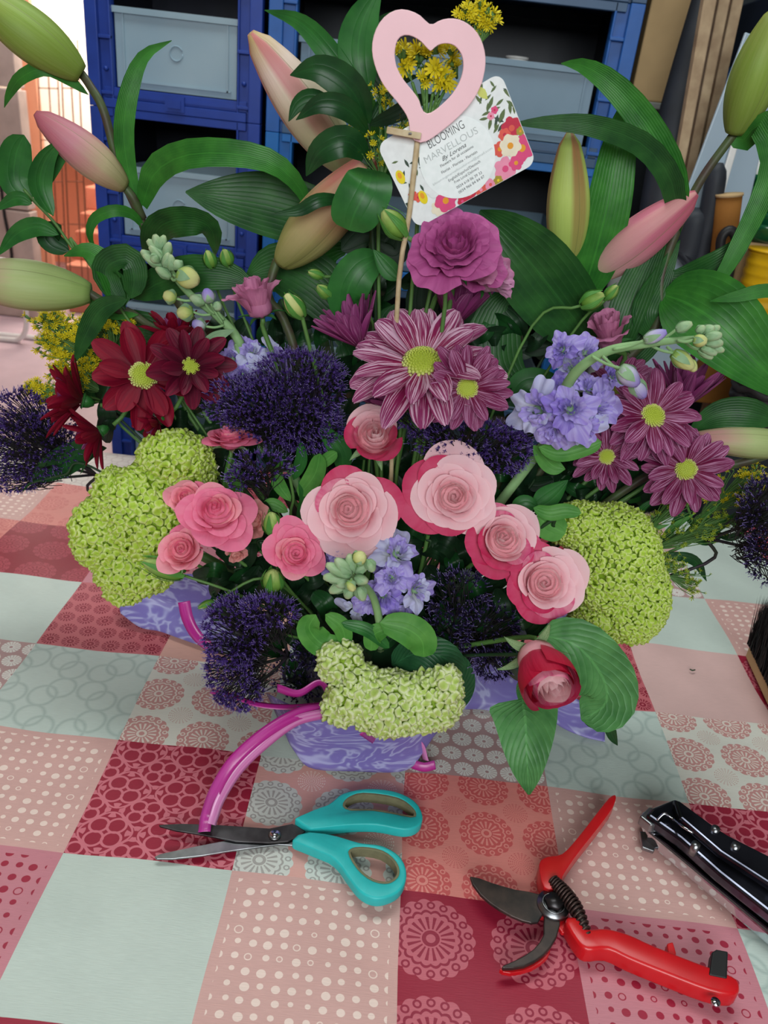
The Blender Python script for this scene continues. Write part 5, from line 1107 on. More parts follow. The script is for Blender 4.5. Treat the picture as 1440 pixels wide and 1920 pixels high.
leaf(l3, [(690, 650), (600, 540), (520, 500), (460, 520)], [.70, .71, .72, .72], 110, 'lily_leaf_dark', 'lance', fold=.2)
leaf(l3, [(500, 545), (560, 480), (620, 450), (660, 455)], .73, 90, 'lily_leaf', 'oval', fold=.25)
l4 = lily('centre lily stem with one rusty pink and green bud hanging over the blue post', P(515, 495, .70))
tube('stem', [HUB+Vector((-.01, .01, 0)), P(560, 680, .68), P(505, 560, .69), P(510, 520, .695), P(520, 488, .70)], .004, M['stem_lily'], l4, 30)
lilybud(l4, (528, 492), (708, 292), .70, .67, 104, 'lily_rust', 'rusty pink bud with a green base')
r1 = lily('right lily stem with green bud at the upper right corner and long arching leaves', P(1250, 480, .72))
tube('stem', [HUB+Vector((.03, .02, 0)), P(1120, 740, .68), P(1225, 620, .70), P(1240, 520, .715), P(1262, 450, .72), P(1310, 345, .72), P(1378, 248, .72)], lambda s_: .0046-.001*s_, M['stem_lily'], r1, 50, 8)
lilybud(r1, (1376, 250), (1462, 10), .72, .70, 96, 'lily_green', 'olive green bud with a brown side')
leaf(r1, [(1372, 255), (1395, 262), (1425, 232), (1450, 300), (1425, 380), (1385, 460), (1345, 530), (1300, 575)], [.72, .715, .70, .70, .70, .69, .69, .69], 46, 'lily_leaf', 'strap', fold=.25)
leaf(r1, [(1262, 445), (1272, 380), (1255, 310), (1210, 230), (1150, 160), (1095, 124), (1052, 119)], [.72, .71, .70, .70, .70, .71, .72], 54, 'lily_leaf', 'lance', fold=.25)
leaf(r1, [(1266, 440), (1262, 350), (1210, 275), (1120, 238), (1040, 230), (960, 232)], [.72, .70, .69, .68, .68, .68], 46, 'lily_leaf_dark', 'strap', fold=.2)
leaf(r1, [(1245, 520), (1290, 520), (1340, 500), (1380, 468), (1420, 420)], [.715, .71, .70, .70, .72], 56, 'lily_leaf_dark', 'lance', fold=.25)
leaf(r1, [(1235, 600), (1215, 640), (1180, 680), (1160, 720)], .70, 50, 'lily_leaf_dark', 'lance')
leaf(r1, [(1240, 552), (1290, 570), (1350, 610), (1420, 680), (1500, 760)], [.71, .69, .67, .66, .66], 150, 'lily_leaf', 'lance', fold=.3, roll=-.15, label='broad bright leaf folding down at the right edge')
leaf(r1, [(1236, 640), (1210, 590), (1235, 530), (1275, 450)], [.70, .70, .71, .72], 60, 'lily_leaf_dark', 'lance', roll=.4)
r2 = lily('right centre lily stem with an upright lime bud and a pink bud', P(1100, 560, .73))
tube('stem', [HUB+Vector((.02, .03, 0)), P(1040, 740, .69), P(1085, 620, .72), P(1095, 550, .73), P(1075, 470, .735)], .0042, M['stem_lily'], r2, 36)
tube('pedicel', [P(1095, 560, .73), P(1105, 530, .735), P(1112, 512, .74)], .0036, M['stem_lily'], r2, 8)
lilybud(r2, (1060, 500), (1068, 248), .73, .71, 84, 'lily_lime', 'lime green bud with a red-brown right edge')
lilybud(r2, (1106, 518), (1306, 362), .74, .71, 88, 'lily_rose', 'pink bud with pale midline')
leaf(r2, [(1090, 560), (1115, 480), (1140, 380), (1160, 270), (1185, 165)], [.73, .72, .715, .72, .73], 92, 'lily_leaf', 'strap', fold=.25, roll=.2)
leaf(r2, [(1120, 660), (1070, 590), (1000, 500), (945, 440), (900, 395)], [.70, .69, .68, .68, .69], 148, 'lily_leaf_dark', 'lance', fold=.25, roll=-.2, label='broad dark ribbed leaf')
leaf(r2, [(1150, 690), (1170, 600), (1210, 500), (1262, 400)], [.70, .70, .715, .73], 70, 'lily_leaf_dark', 'lance', fold=.25)
leaf(r2, [(1000, 760), (930, 690), (930, 600), (968, 530)], [.68, .69, .70, .71], 110, 'lily_leaf_dark', 'lance', fold=.25)
leaf(r2, [(1060, 730), (990, 720), (960, 760)], .68, 60, 'leaf_mid', 'oval')
r3 = lily('far right low lily stem with one pale green bud at the right edge', P(1450, 840, .66))
tube('stem', [HUB+Vector((.04, .02, 0)), P(1200, 900, .66), P(1380, 870, .66), P(1480, 838, .66)], .004, M['stem_lily'], r3, 30)
lilybud(r3, (1500, 838), (1288, 822), .66, .655, 62, 'lily_blush', 'pale green bud pointing left')
leaf(r3, [(1460, 790), (1400, 775), (1340, 780), (1288, 815)], [.66, .66, .665, .67], 60, 'lily_leaf_dark', 'lance', fold=.25)
leaf(r3, [(1500, 560), (1440, 545), (1380, 556), (1330, 565)], .66, 26, 'lily_leaf', 'lance')
# ------------------------------------------------------------------ ruscus / foliage
def foliage(label, stem, Y, leaves, rad=.0016, smat='stem_dark', group=None, end=None):
    pts = [P(x, y, Y) for x, y in stem]; t_ = thing('foliage_branch', label, 'foliage', pts[0], group)
    tube('stem', [Vector(end) if end else HUB]+pts, rad, M[smat], t_, 30)
    for l in leaves: leaf(t_, l[0], l[1] if l[1] else Y, l[2], l[3], l[4] if len(l) > 4 else 'lance', fold=.22, **(l[5] if len(l) > 5 else {}))
    return t_
foliage('dark glossy foliage branch rising left of the pink heart', [(706, 640), (700, 480), (694, 330), (690, 235), (690, 170)], .66, [
    ([(690, 180), (672, 110), (680, 40), (716, -30)], [.66, .66, .67, .68], 78, 'leaf_mid'), ([(690, 235), (665, 170), (610, 90), (560, 40), (496, 19)], [.66, .66, .66, .67, .68], 44, 'leaf_mid'),
    ([(691, 240), (660, 170), (600, 130), (544, 141)], [.66, .645, .64, .645], 62, 'leaf_dark'), ([(692, 250), (650, 205), (600, 195), (555, 225)], [.66, .64, .635, .64], 42, 'leaf_dark'), ([(640, 205), (590, 185), (560, 195), (541, 228)], .65, 34, 'leaf_dark'),
    ([(693, 300), (650, 265), (600, 285), (574, 330)], [.66, .64, .64, .65], 56, 'leaf_dark'), ([(694, 312), (640, 262), (610, 285), (575, 290)], .655, 26, 'leaf_black'),
    ([(697, 318), (690, 350), (665, 400), (655, 432)], [.655, .62, .615, .62], 96, 'leaf_mid', 'oval'), ([(690, 235), (740, 215), (780, 190), (830, 180)], [.66, .65, .65, .66], 30, 'leaf_black'),
    ([(690, 240), (725, 180), (745, 155), (790, 140)], .66, 26, 'leaf_dark'), ([(692, 250), (715, 300), (726, 350)], .67, 50, 'leaf_mid'), ([(655, 375), (600, 375), (560, 395), (510, 402)], [.66, .64, .64, .64], 26, 'leaf_dark'),
    ([(735, 190), (700, 120), (715, 60), (740, 20)], .70, 60, 'leaf_dark')], .002)
foliage('dark foliage branch with a big oval leaf behind the wooden stick', [(690, 640), (690, 560), (698, 430)], .665, [
    ([(672, 600), (650, 560), (670, 510), (712, 480)], [.66, .65, .65, .66], 78, 'leaf_mid', 'oval'), ([(748, 525), (725, 500), (700, 468)], .64, 36, 'leaf_mid'), ([(740, 640), (722, 600), (740, 570)], .655, 30, 'leaf_dark'),
    ([(700, 450), (740, 470), (750, 430)], .68, 60, 'leaf_black'), ([(640, 470), (690, 440), (720, 470), (740, 520)], .69, 90, 'leaf_black'), ([(800, 640), (790, 560), (800, 500)], .69, 60, 'leaf_black'), ([(850, 620), (860, 560), (850, 500)], .69, 70, 'leaf_black'),
    ([(840, 400), (850, 300), (830, 230)], .69, 60, 'leaf_black')], .002)
foliage('foliage twig with rounded leaves at the far left, above the pale lily bud', [(175, 505), (140, 470), (100, 415), (62, 375), (45, 355)], .72, [
    ([(60, 378), (28, 340), (30, 290), (45, 253)], .72, 60, 'leaf_mid', 'oval'), ([(65, 370), (90, 320), (115, 275), (132, 254)], .71, 36, 'leaf_mid', 'oval'), ([(100, 405), (75, 350), (85, 300), (120, 258)], .70, 44, 'leaf_mid', 'lance', {'roll': .2}),
    ([(60, 382), (30, 372), (-10, 395)], .71, 26, 'leaf_mid'), ([(110, 440), (70, 425), (30, 440), (-5, 480)], .71, 36, 'leaf_mid'), ([(130, 470), (100, 455), (92, 438), (115, 422)], .725, 44, 'leaf_dark', 'oval'), ([(30, 350), (5, 310), (-10, 270)], .725, 44, 'leaf_dark'), ([(58, 372), (20, 340), (0, 300)], .73, 40, 'leaf_mid')], .0014, 'stem', end=(-.06, .66, .1))
foliage('stock-like leaves over the top left of the domed green bloom', [(1000, 1000), (1040, 985)], .585, [
    ([(1000, 952), (1030, 962), (1060, 958), (1090, 962)], .58, 30, 'leaf_bright', 'oval'), ([(1060, 1000), (1030, 985), (1005, 968)], .585, 56, 'leaf_bright', 'oval'), ([(1000, 950), (1030, 930), (1065, 900)], .61, 44, 'leaf_mid'), ([(960, 960), (985, 945), (1010, 952)], .60, 36, 'leaf_mid')])
foliage('dark green leaf pair behind the crescent green bloom', [(760, 1260), (800, 1245)], .53, [
    ([(735, 1248), (780, 1225), (830, 1232), (866, 1265)], [.53, .525, .525, .53], 66, 'rose_leaf_dark', 'oval'), ([(850, 1330), (866, 1280), (858, 1225)], .54, 50, 'rose_leaf_dark', 'oval')])
foliage('rose leaves spreading under the crimson rose bud on the right', [(1000, 1230), (1010, 1290)], .50, [
    ([(1010, 1190), (1080, 1210), (1130, 1270), (1135, 1320), (1090, 1350)], [.52, .51, .505, .50, .50], 116, 'rose_leaf', 'oval', {'wave': .04}),
    ([(978, 1310), (985, 1350), (988, 1420), (992, 1490)], [.50, .48, .46, .45], 140, 'rose_leaf', 'heart', {'wave': .03}),
    ([(1120, 1330), (1138, 1350), (1148, 1380), (1158, 1398)], .52, 22, 'leaf_dark'), ([(1090, 1345), (1120, 1348), (1145, 1330)], .52, 34, 'leaf_dark'), ([(1000, 1270), (985, 1290), (978, 1325)], .50, 34, 'rose_leaf')], .0016)
foliage('light green sprigs between the small purple cluster and the pale roses', [(560, 1010), (550, 930), (540, 880)], .62, [
    ([(560, 930), (590, 890), (600, 850)], .62, 36, 'leaf_bright', 'oval'), ([(545, 940), (520, 900), (530, 860)], .625, 26, 'leaf_bright'), ([(570, 960), (600, 925), (596, 890)], .62, 30, 'leaf_bright'), ([(550, 900), (565, 860), (560, 820)], .63, 24, 'leaf_mid'), ([(590, 880), (615, 860), (632, 848)], .625, 24, 'leaf_bright', 'oval'), ([(540, 960), (510, 945), (490, 950)], .62, 24, 'leaf_bright'),
    ([(560, 980), (575, 940), (560, 900)], .62, 30, 'leaf_mid'), ([(430, 960), (438, 900), (430, 850)], .64, 40, 'leaf_bright'), ([(600, 800), (640, 850), (640, 900)], .64, 40, 'leaf_mid')], .0014, 'stem')
foliage('thin twiggy branches over the tablecloth at the left edge', [(190, 885), (120, 890), (60, 905)], .68, [([(60, 900), (110, 870), (160, 845), (200, 840)], .69, 56, 'leaf_dark'), ([(150, 890), (170, 850), (165, 835)], .68, 6, 'leaf_dark'), ([(110, 895), (60, 905), (40, 925)], .68, 5, 'leaf_dark')], .0012, end=(-.08, .64, .1))
foliage('feathery green fronds behind the domed green bloom on the right', [(1150, 1040), (1230, 1010), (1330, 1000)], .66, [([(1180+14*i, 1030-3*i), (1200+16*i, 960+((i*37) % 60)), (1240+16*i, 930+((i*53) % 90))], .655+.003*(i % 3), 14, ('leaf_mid', 'leaf_bright', 'leaf_dark')[i % 3]) for i in range(12)]+[([(1240, 1040), (1300, 1050), (1325, 1090)], .65, 20, 'leaf_dark')], .0016)
foliage('dull green leaves behind the right striped chrysanthemums', [(1100, 900), (1200, 850)], .69, [([(1000+i*36, 960-8*(i % 3)), (1020+i*36, 900), (1050+i*36, 850+20*(i % 2))], .68+.005*(i % 3), 54, ('leaf_black', 'leaf_dark', 'leaf_mid')[i % 3]) for i in range(9)], .0016)
# leafy filler inside the arrangement
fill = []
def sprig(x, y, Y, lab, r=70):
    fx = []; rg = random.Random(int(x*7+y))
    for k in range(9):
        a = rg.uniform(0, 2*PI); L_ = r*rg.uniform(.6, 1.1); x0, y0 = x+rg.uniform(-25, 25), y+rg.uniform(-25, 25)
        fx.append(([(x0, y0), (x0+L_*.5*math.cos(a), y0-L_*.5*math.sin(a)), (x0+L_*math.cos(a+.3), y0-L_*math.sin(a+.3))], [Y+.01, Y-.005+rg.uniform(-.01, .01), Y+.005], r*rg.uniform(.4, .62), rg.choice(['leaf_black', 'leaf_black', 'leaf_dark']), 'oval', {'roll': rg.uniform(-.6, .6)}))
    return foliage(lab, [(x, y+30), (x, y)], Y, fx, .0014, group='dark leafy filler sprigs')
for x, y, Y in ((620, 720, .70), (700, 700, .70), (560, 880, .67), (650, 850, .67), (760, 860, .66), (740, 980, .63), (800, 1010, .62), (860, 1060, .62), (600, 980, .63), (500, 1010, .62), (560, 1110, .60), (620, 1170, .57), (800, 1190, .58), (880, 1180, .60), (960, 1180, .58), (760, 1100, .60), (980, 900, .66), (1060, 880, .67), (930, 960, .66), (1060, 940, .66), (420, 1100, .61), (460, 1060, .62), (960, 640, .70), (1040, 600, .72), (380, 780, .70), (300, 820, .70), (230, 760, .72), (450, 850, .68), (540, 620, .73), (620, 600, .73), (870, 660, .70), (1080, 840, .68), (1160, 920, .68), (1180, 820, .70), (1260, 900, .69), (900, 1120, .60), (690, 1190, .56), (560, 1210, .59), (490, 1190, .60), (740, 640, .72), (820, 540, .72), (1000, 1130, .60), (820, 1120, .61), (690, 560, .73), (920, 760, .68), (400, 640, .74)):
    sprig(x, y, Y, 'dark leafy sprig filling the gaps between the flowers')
# ------------------------------------------------------------------ ribbons
rb = thing('ribbon', 'shiny magenta curling ribbon looping from the paper down onto the scissors', 'ribbon', P(600, 1340, .52))
def strip(pts, w_, mat, parent, roll=0., twist=0., label=None, k=3):
    c = cat(pts, 40); v = []; u = []
    for i, p in enumerate(c):
        t = i/40; T = (c[min(i+1, 40)]-c[max(i-1, 0)]).normalized(); V = (p-CAM).normalized(); s_ = T.cross(V).normalized(); s_ = Matrix.Rotation(roll+twist*t, 3, T) @ s_; nn = T.cross(s_)
        for j in range(k+1): q = 2*j/k-1; v.append(p+s_*(q*w_/2)+nn*(w_*.06*(1-q*q))); u.append((j/k, t))
    o = make('ribbon_strand', v, [(i*(k+1)+j, i*(k+1)+j+1, (i+1)*(k+1)+j+1, (i+1)*(k+1)+j) for i in range(40) for j in range(k)], M[mat], parent, uv=u); solid(o, .0004)
    if label: o['label'] = label
    return o
strip([P(608, 1330, .52), P(560, 1338, .505), P(500, 1372, .485), P(440, 1425, .465), P(405, 1480, .452), G(388, 1528, .016), G(383, 1560, .012)], .0100, 'ribbon', rb, .0, .25)
strip([P(606, 1338, .515), P(555, 1352, .50), P(502, 1390, .482), P(450, 1440, .465), P(415, 1495, .45), G(402, 1530, .022), G(397, 1546, .018)], .0090, 'ribbon_pale', rb, -.3, -.4, 'paler pink strand')
strip([P(606, 1322, .525), P(540, 1326, .52), P(480, 1320, .52), P(440, 1306, .525), P(396, 1296, .53)], .006, 'ribbon', rb, .6, .3)
strip([P(345, 1128, .575), P(352, 1160, .57), P(368, 1190, .565), P(395, 1215, .56)], .011, 'ribbon', rb, .2, .4)
strip([P(680, 1370, .50), G(715, 1395, .02), G(760, 1425, .006), G(792, 1438, .004), G(816, 1434, .006)], .0085, 'ribbon', rb, .1, .2)
strip([P(700, 1365, .50), G(745, 1385, .03), G(785, 1395, .02), G(798, 1425, .006)], .011, 'ribbon_pale', rb, .7, .4)
strip([P(520, 1290, .54), P(560, 1300, .53), P(600, 1280, .535), P(620, 1310, .53)], .008, 'ribbon', rb, .5, .5)
# ------------------------------------------------------------------ pink heart, stick, peg, card
hc = P(805, 150, .60); hn = (CAM-hc).normalized(); hn = (hn+R2*.05).normalized()
def onpl(x, y, c, n): d = ray(x, y); return CAM+d*((c-CAM).dot(n)/d.dot(n))
outer = [(808, 47), (824, 38), (848, 34), (872, 41), (893, 58), (906, 84), (911, 115), (904, 155), (886, 190), (860, 219), (832, 243), (806, 262), (790, 268), (776, 263), (769, 250), (768, 232), (760, 212), (742, 188), (722, 164), (708, 138), (699, 108), (698, 80), (706, 52), (722, 30), (744, 18), (766, 19), (788, 29)]
inner = [(807, 96), (818, 86), (836, 81), (853, 86), (865, 101), (869, 122), (864, 148), (850, 174), (830, 195), (811, 210), (800, 213), (791, 205), (786, 188), (775, 172), (757, 150), (744, 126), (740, 100), (745, 76), (757, 66), (774, 68), (792, 80)]
hp = thing('heart_pick', 'pink wooden heart cut-out on a thin stick rising from the flowers', 'heart', P(760, 560, .60))
outer = smoothring([onpl(x, y, hc, hn) for x, y in outer], 2); inner = smoothring([onpl(x, y, hc, hn) for x, y in inner], 2)
ho = prism('heart', outer, -hn*.003, M['pinkwood'], hp, holes=inner, bv=.0006)
sk = tube('stick', [onpl(785, 250, hc, hn)-hn*.0052, onpl(768, 400, hc, hn)-hn*.004, P(742, 622, .62), HUB+Vector((.01, 0, .0))], .0020, M['wood'], hp, 12, 10)
pg = thing('clothes_peg', 'mini wooden clothes peg clamping the card to the pink heart', 'peg', onpl(757, 250, hc, hn))
def bar(name, a, b_, wd, th, c, n, mat, parent, bv=.0004, zo=0.):
    a, b_ = onpl(*a, c, n)+n*zo, onpl(*b_, c, n)+n*zo; T = (b_-a).normalized(); s_ = T.cross(n).normalized()*wd/2
    return prism(name, [a-s_, a+s_, b_+s_, b_-s_], n*th, mat, parent, bv=bv)
bar('jaw', (725, 243), (789, 255), .0042, .0026, hc, hn, M['wood'], pg, zo=.0012); bar('jaw', (727, 245), (787, 257), .0042, .0024, hc, hn, M['wood'], pg, zo=-.0066)
tube('spring', [onpl(766, 250+2*math.cos(a), hc, hn)+hn*(.001+.0042*math.sin(a))+R2*(a*.00012) for a in np.linspace(0, 18, 60)], .0004, M['steel'], pg, None, 5)
cc_ = onpl(858, 290, hc, hn)-hn*.0062; ck = pxm(cc_); th_ = math.radians(31.2)
cx = (R2*math.cos(th_)+U2*math.sin(th_)); cx = (cx-hn*cx.dot(hn)).normalized(); cy = hn.cross(cx)
def cpt(u, v): return cc_+cx*(u*ck)+cy*(v*ck)          # card coordinates in px units
def rrect(w_, h_, r, n=6):
    out = []
    for sx, sy, a0 in ((1, 1, 0), (-1, 1, 90), (-1, -1, 180), (1, -1, 270)):
        for i in range(n+1):
            a = math.radians(a0+90*i/n); out.append((sx*(w_-r)+r*math.cos(a), sy*(h_-r)+r*math.sin(a)))
    return out
def flatmat(n, *c): M[n] = plain(n, srgb(*c), .45, .3, var=.03, scale=200); return M[n]
flatmat('cardstock', 236, 242, 242); flatmat('label', 244, 254, 253); flatmat('ink', 40, 40, 44); flatmat('ink_mid', 90, 92, 96); flatmat('ink_pale', 188, 196, 196); flatmat('p_green', 92, 112, 66); flatmat('p_dkgreen', 56, 76, 62); flatmat('p_yellow', 236, 216, 30)
flatmat('p_pink', 226, 76, 130); flatmat('p_crim', 200, 40, 70); flatmat('p_lpink', 240, 150, 180); flatmat('p_cream', 240, 232, 206); flatmat('p_orange', 236, 160, 40); flatmat('p_coral', 228, 92, 78); flatmat('p_olive', 170, 150, 50); flatmat('p_lime', 204, 212, 110)
card = thing('florist_card', 'florist business card with printed flowers and white round text label, clipped behind the pink heart', 'card', cc_)
prism('card', [cpt(u, v) for u, v in rrect(126, 84, 18)], -hn*.0006, M['cardstock'], card, bv=.0001)
LAY = [0]
def flatpoly(name, pts, mat, lift=None):
    LAY[0] += 1; z = hn*(.00002+.000006*LAY[0]) if lift is None else hn*lift
    return make(name, [cpt(u, v)+z for u, v in pts], [tuple(range(len(pts)))], M[mat], card, smooth=False)
def inside(u, v): return max(-125, min(125, u)), max(-83, min(83, v))
def flower2(u, v, r, mat, c2, n=6, seed=0, k2=.28):
    rg = random.Random(seed); pts = []
    for i in range(n*6):
        a = 2*PI*i/(n*6); rr = r*(.80+.2*abs(math.cos(a*n/2+seed))+rg.uniform(-.04, .04)); pts.append(inside(u+rr*math.cos(a), v+rr*math.sin(a)))
    flatpoly('printed_flower', pts, mat)
    flatpoly('printed_flower', [inside(u+r*k2*math.cos(a), v+r*k2*math.sin(a)) for a in np.linspace(0, 2*PI, 10)[:-1]], c2)
def leaf2(u, v, L_, a, mat='p_green', w_=.3):
    pts = []
    for s_ in (1, -1):
        for i in range(5):
            t = i/4 if s_ == 1 else 1-i/4; pts.append(inside(u+L_*t*math.cos(a)-s_*w_*L_*math.sin(PI*t)*math.sin(a)*.5, v+L_*t*math.sin(a)+s_*w_*L_*math.sin(PI*t)*math.cos(a)*.5))
    flatpoly('printed_leaf', pts[:9], mat)
rg = random.Random(4)
for k in range(26): leaf2(96+rg.uniform(-30, 26), 30+rg.uniform(-34, 40), rg.uniform(14, 26), rg.uniform(0, 6.28), rg.choice(['p_green', 'p_dkgreen', 'p_green']))
leaf2(88, 56, 30, 1.9, 'p_lime', .5); flower2(92, 34, 7, 'p_pink', 'p_crim', 5, 1); flower2(82, 28, 7, 'p_lpink', 'p_crim', 5, 2)
for k in range(16): leaf2(-104+rg.uniform(-14, 40), 12+rg.uniform(-50, 40), rg.uniform(12, 20), rg.uniform(0, 6.28), rg.choice(['p_green', 'p_dkgreen']))
for (u, v, r, a, b_, s_) in ((-72, -70, 15, 'p_cream', 'p_cream', 3), (108, -8, 20, 'p_crim', 'p_coral', 5), (112, -48, 24, 'p_pink', 'p_orange', 6), (92, -12, 12, 'p_coral', 'p_crim', 7), (74, -30, 14, 'p_coral', 'p_orange', 9), (94, -34, 21, 'p_cream', 'p_orange', 8), (70, -66, 22, 'p_lpink', 'p_pink', 9), (92, -66, 14, 'p_pink', 'p_orange', 4),
                          (-8, -76, 12, 'p_crim', 'p_coral', 10), (14, -78, 12, 'p_coral', 'p_lpink', 11), (34, -78, 11, 'p_lpink', 'p_coral', 12), (-26, -80, 10, 'p_crim', 'p_pink', 13), (50, -78, 9, 'p_olive', 'p_yellow', 14), (120, -20, 8, 'p_olive', 'p_orange', 15),
                          (-54, -64, 22, 'p_pink', 'p_orange', 16), (-24, -66, 7, 'p_yellow', 'p_orange', 17), (-50, 20, 18, 'p_cream', 'p_lpink', 18), (-62, -30, 22, 'cardstock', 'p_cream', 19), (-106, -26, 9, 'p_coral', 'p_crim', 21), (-98, -34, 9, 'p_coral', 'p_crim', 22)):
    flower2(u, v, r, a, b_, 6, s_)
for (u, v) in ((-112, 14), (-90, -38)): flatpoly('printed_flower', [inside(u+8*math.cos(a), v+13*math.sin(a)) for a in np.linspace(0, 2*PI, 16)[:-1]], 'p_yellow'); flatpoly('printed_flower', [(u+4*math.cos(a), v+3+6*math.sin(a)) for a in np.linspace(0, 2*PI, 10)[:-1]], 'p_orange')
lc = cpt(0, 0); lab_c = onpl(857, 296, cc_, hn); lu, lv = (lab_c-cc_).dot(cx)/ck, (lab_c-cc_).dot(cy)/ck
flatpoly('round_label', [(lu+71*math.cos(a), lv+71*math.sin(a)) for a in np.linspace(0, 2*PI, 65)[:-1]], 'label', .0007)
def text(s_, a, b_, h_, mat, slant=0., bold=0., name='lettering'):
    """text from baseline pixel a to baseline pixel b_ (image px), cap height h_ px"""
    A, B = onpl(*a, cc_, hn), onpl(*b_, cc_, hn); cu = bpy.data.curves.new('text', 'FONT'); cu.body = s_; cu.size = 1; cu.shear = slant; cu.offset = bold; cu.resolution_u = 3
    o = bpy.data.objects.new('text', cu); col.objects.link(o); dg = bpy.context.evaluated_depsgraph_get(); dg.update(); me = bpy.data.meshes.new_from_object(o.evaluated_get(dg)); bpy.data.objects.remove(o)
    xs = [v.co.x for v in me.vertices]; x0, x1 = min(xs), max(xs); T = B-A; L_ = T.length; T.normalize(); Uv = hn.cross(T); hy = h_*ck/.7
    v = [A+T*((p.co.x-x0)/(x1-x0)*L_)+Uv*(p.co.y*hy)+hn*.00085 for p in me.vertices]; f = [tuple(p.vertices) for p in me.polygons]
    return make(name, v, f, M[mat], card, smooth=False)
text('BLOOMING', (806, 279), (872, 239), 15, 'ink', bold=-.012); text('MARVELLOUS', (799, 307), (897, 249), 12.5, 'ink_pale', bold=-.006)
text('By Lorena', (830, 302), (875, 274), 7.5, 'ink', .45); text('Flowers for all occasions', (827, 314), (888, 276), 5, 'ink')
text('Florist - Florista - Floristin', (829, 326), (895, 286), 5, 'ink'); text('bloomingmarvellouslorena@gmail.com', (813, 348), (923, 279), 4.2, 'ink_pale')
text('English/Español/Deutsch', (842, 341), (901, 304), 5, 'ink_mid'); text('Free Local Delivery', (853, 344), (898, 316), 5, 'ink_mid')
text('0034 618 06 39 33', (857, 354), (904, 325), 5, 'ink_mid'); text('0034 966 84 84 87', (861, 363), (909, 332), 5, 'ink_mid')
# ------------------------------------------------------------------ scissors
def tp(pts, z): return [G(x, y, z) for x, y in pts]
sc = thing('scissors', 'teal handled scissors lying open on the tablecloth with ribbon across the blades', 'scissors', G(540, 1580, 0))
up = Vector((0, 0, 1))
b1 = smoothring(tp([(546, 1543), (575, 1537), (602, 1530), (622, 1518), (641, 1503), (683, 1494), (735, 1498), (775, 1517), (790, 1545), (782, 1564), (755, 1571), (703, 1562), (643, 1563), (590, 1570), (572, 1566)], .003), 3)
h1 = smoothring(tp([(642, 1527), (650, 1512), (680, 1502), (743, 1511), (773, 1532), (776, 1546), (765, 1548), (743, 1543), (699, 1535), (659, 1536)], .003), 3)
prism('handle', b1, up*.0105, M['teal'], sc, holes=h1, bv=.0022, smooth=True)
b2 = smoothring(tp([(546, 1588), (560, 1579), (580, 1575), (622, 1581), (671, 1595), (715, 1601), (749, 1623), (760, 1657), (745, 1688), (707, 1702), (675, 1690), (651, 1661), (631, 1633), (602, 1613), (553, 1603)], .003), 3)
h2 = smoothring(tp([(652, 1612), (675, 1604), (715, 1611), (740, 1632), (745, 1655), (727, 1671), (697, 1667), (669, 1645)], .003), 3)
prism('handle', b2, up*.0105, M['teal'], sc, holes=h2, bv=.0022, smooth=True)
def shrink(ring, k):
    c = sum(ring, Vector())/len(ring); out = []
    n = len(ring)
    for i, p in enumerate(ring):
        T = (ring[(i+1) % n]-ring[i-1]).normalized(); q = Vector((-T.y, T.x, 0)); q = q if q.dot(c-p) > 0 else -q; out.append(p+q*k)
    return out
for hh in (h1, h2):
    o = prism('grip_liner', shrink(hh, -.0006), up*.0098, M['grip'], sc, holes=shrink(hh, .0016), bv=.0005, smooth=True); o.location.z += .0002
bl1 = tp([(298, 1549), (340, 1547), (405, 1549), (505, 1556), (548, 1547), (574, 1560), (560, 1571), (540, 1580), (505, 1583), (441, 1580), (380, 1568), (330, 1560), (300, 1552)], .0058)
prism('blade', bl1, up*.0018, M['steel_dark'], sc, bv=.0004)
bl2 = tp([(290, 1609), (300, 1604), (360, 1591), (421, 1579), (500, 1561), (520, 1560), (556, 1572), (572, 1578), (550, 1588), (522, 1586), (441, 1597), (380, 1607), (324, 1613), (294, 1613)], .0034)
prism('blade', bl2, up*.0018, M['steel'], sc, bv=.0004)
s0 = G(515, 1567, .0076); tube('screw', [s0, s0+up*.0012, s0+up*.0020], lambda s_: .0052*(1 if s_ < .9 else .85), M['steel'], sc, None, 24)
tube('screw', [s0+up*.002, s0+up*.0026], .0036, M['chrome'], sc, None, 20); box('screw_slot', s0.x-.003, s0.x+.003, s0.y-.0004, s0.y+.0004, s0.z+.0026, s0.z+.0029, M['black'], sc)
# ------------------------------------------------------------------ secateurs
se = thing('secateurs', 'open pruning secateurs with red handles and black blades, lower right of the cloth', 'secateurs', G(1036, 1701, 0))
hA = smoothring(tp([(1148, 1512), (1142, 1534), (1111, 1577), (1085, 1610), (1061, 1643), (1048, 1665), (1042, 1685), (1014, 1685), (1005, 1642), (1019, 1628), (1048, 1622), (1077, 1591), (1105, 1555), (1135, 1517)], .004), 3)
o = prism('handle', hA, up*.014, M['red'], se, bv=.0035, smooth=True)
hB = smoothring(tp([(1052, 1747), (1077, 1745), (1090, 1765), (1127, 1764), (1169, 1775), (1215, 1796), (1290, 1826), (1360, 1853), (1375, 1872), (1366, 1889), (1319, 1882), (1236, 1850), (1173, 1824), (1132, 1805), (1094, 1806), (1073, 1788)], .003), 3)
o = prism('handle', hB, up*.016, M['red'], se, bv=.004, smooth=True)
prism('handle_neck', smoothring(tp([(1040, 1690), (1062, 1700), (1064, 1725), (1075, 1748), (1052, 1755), (1035, 1730), (1010, 1726), (1008, 1716)], .004), 2), up*.004, M['red'], se, bv=.001)
prism('cutting_blade', smoothring(tp([(880, 1647), (923, 1660), (965, 1672), (1011, 1681), (1018, 1705), (1008, 1733), (977, 1730), (936, 1710), (900, 1682)], .0095), 2), up*.003, M['black_blade'], se, bv=.0008)
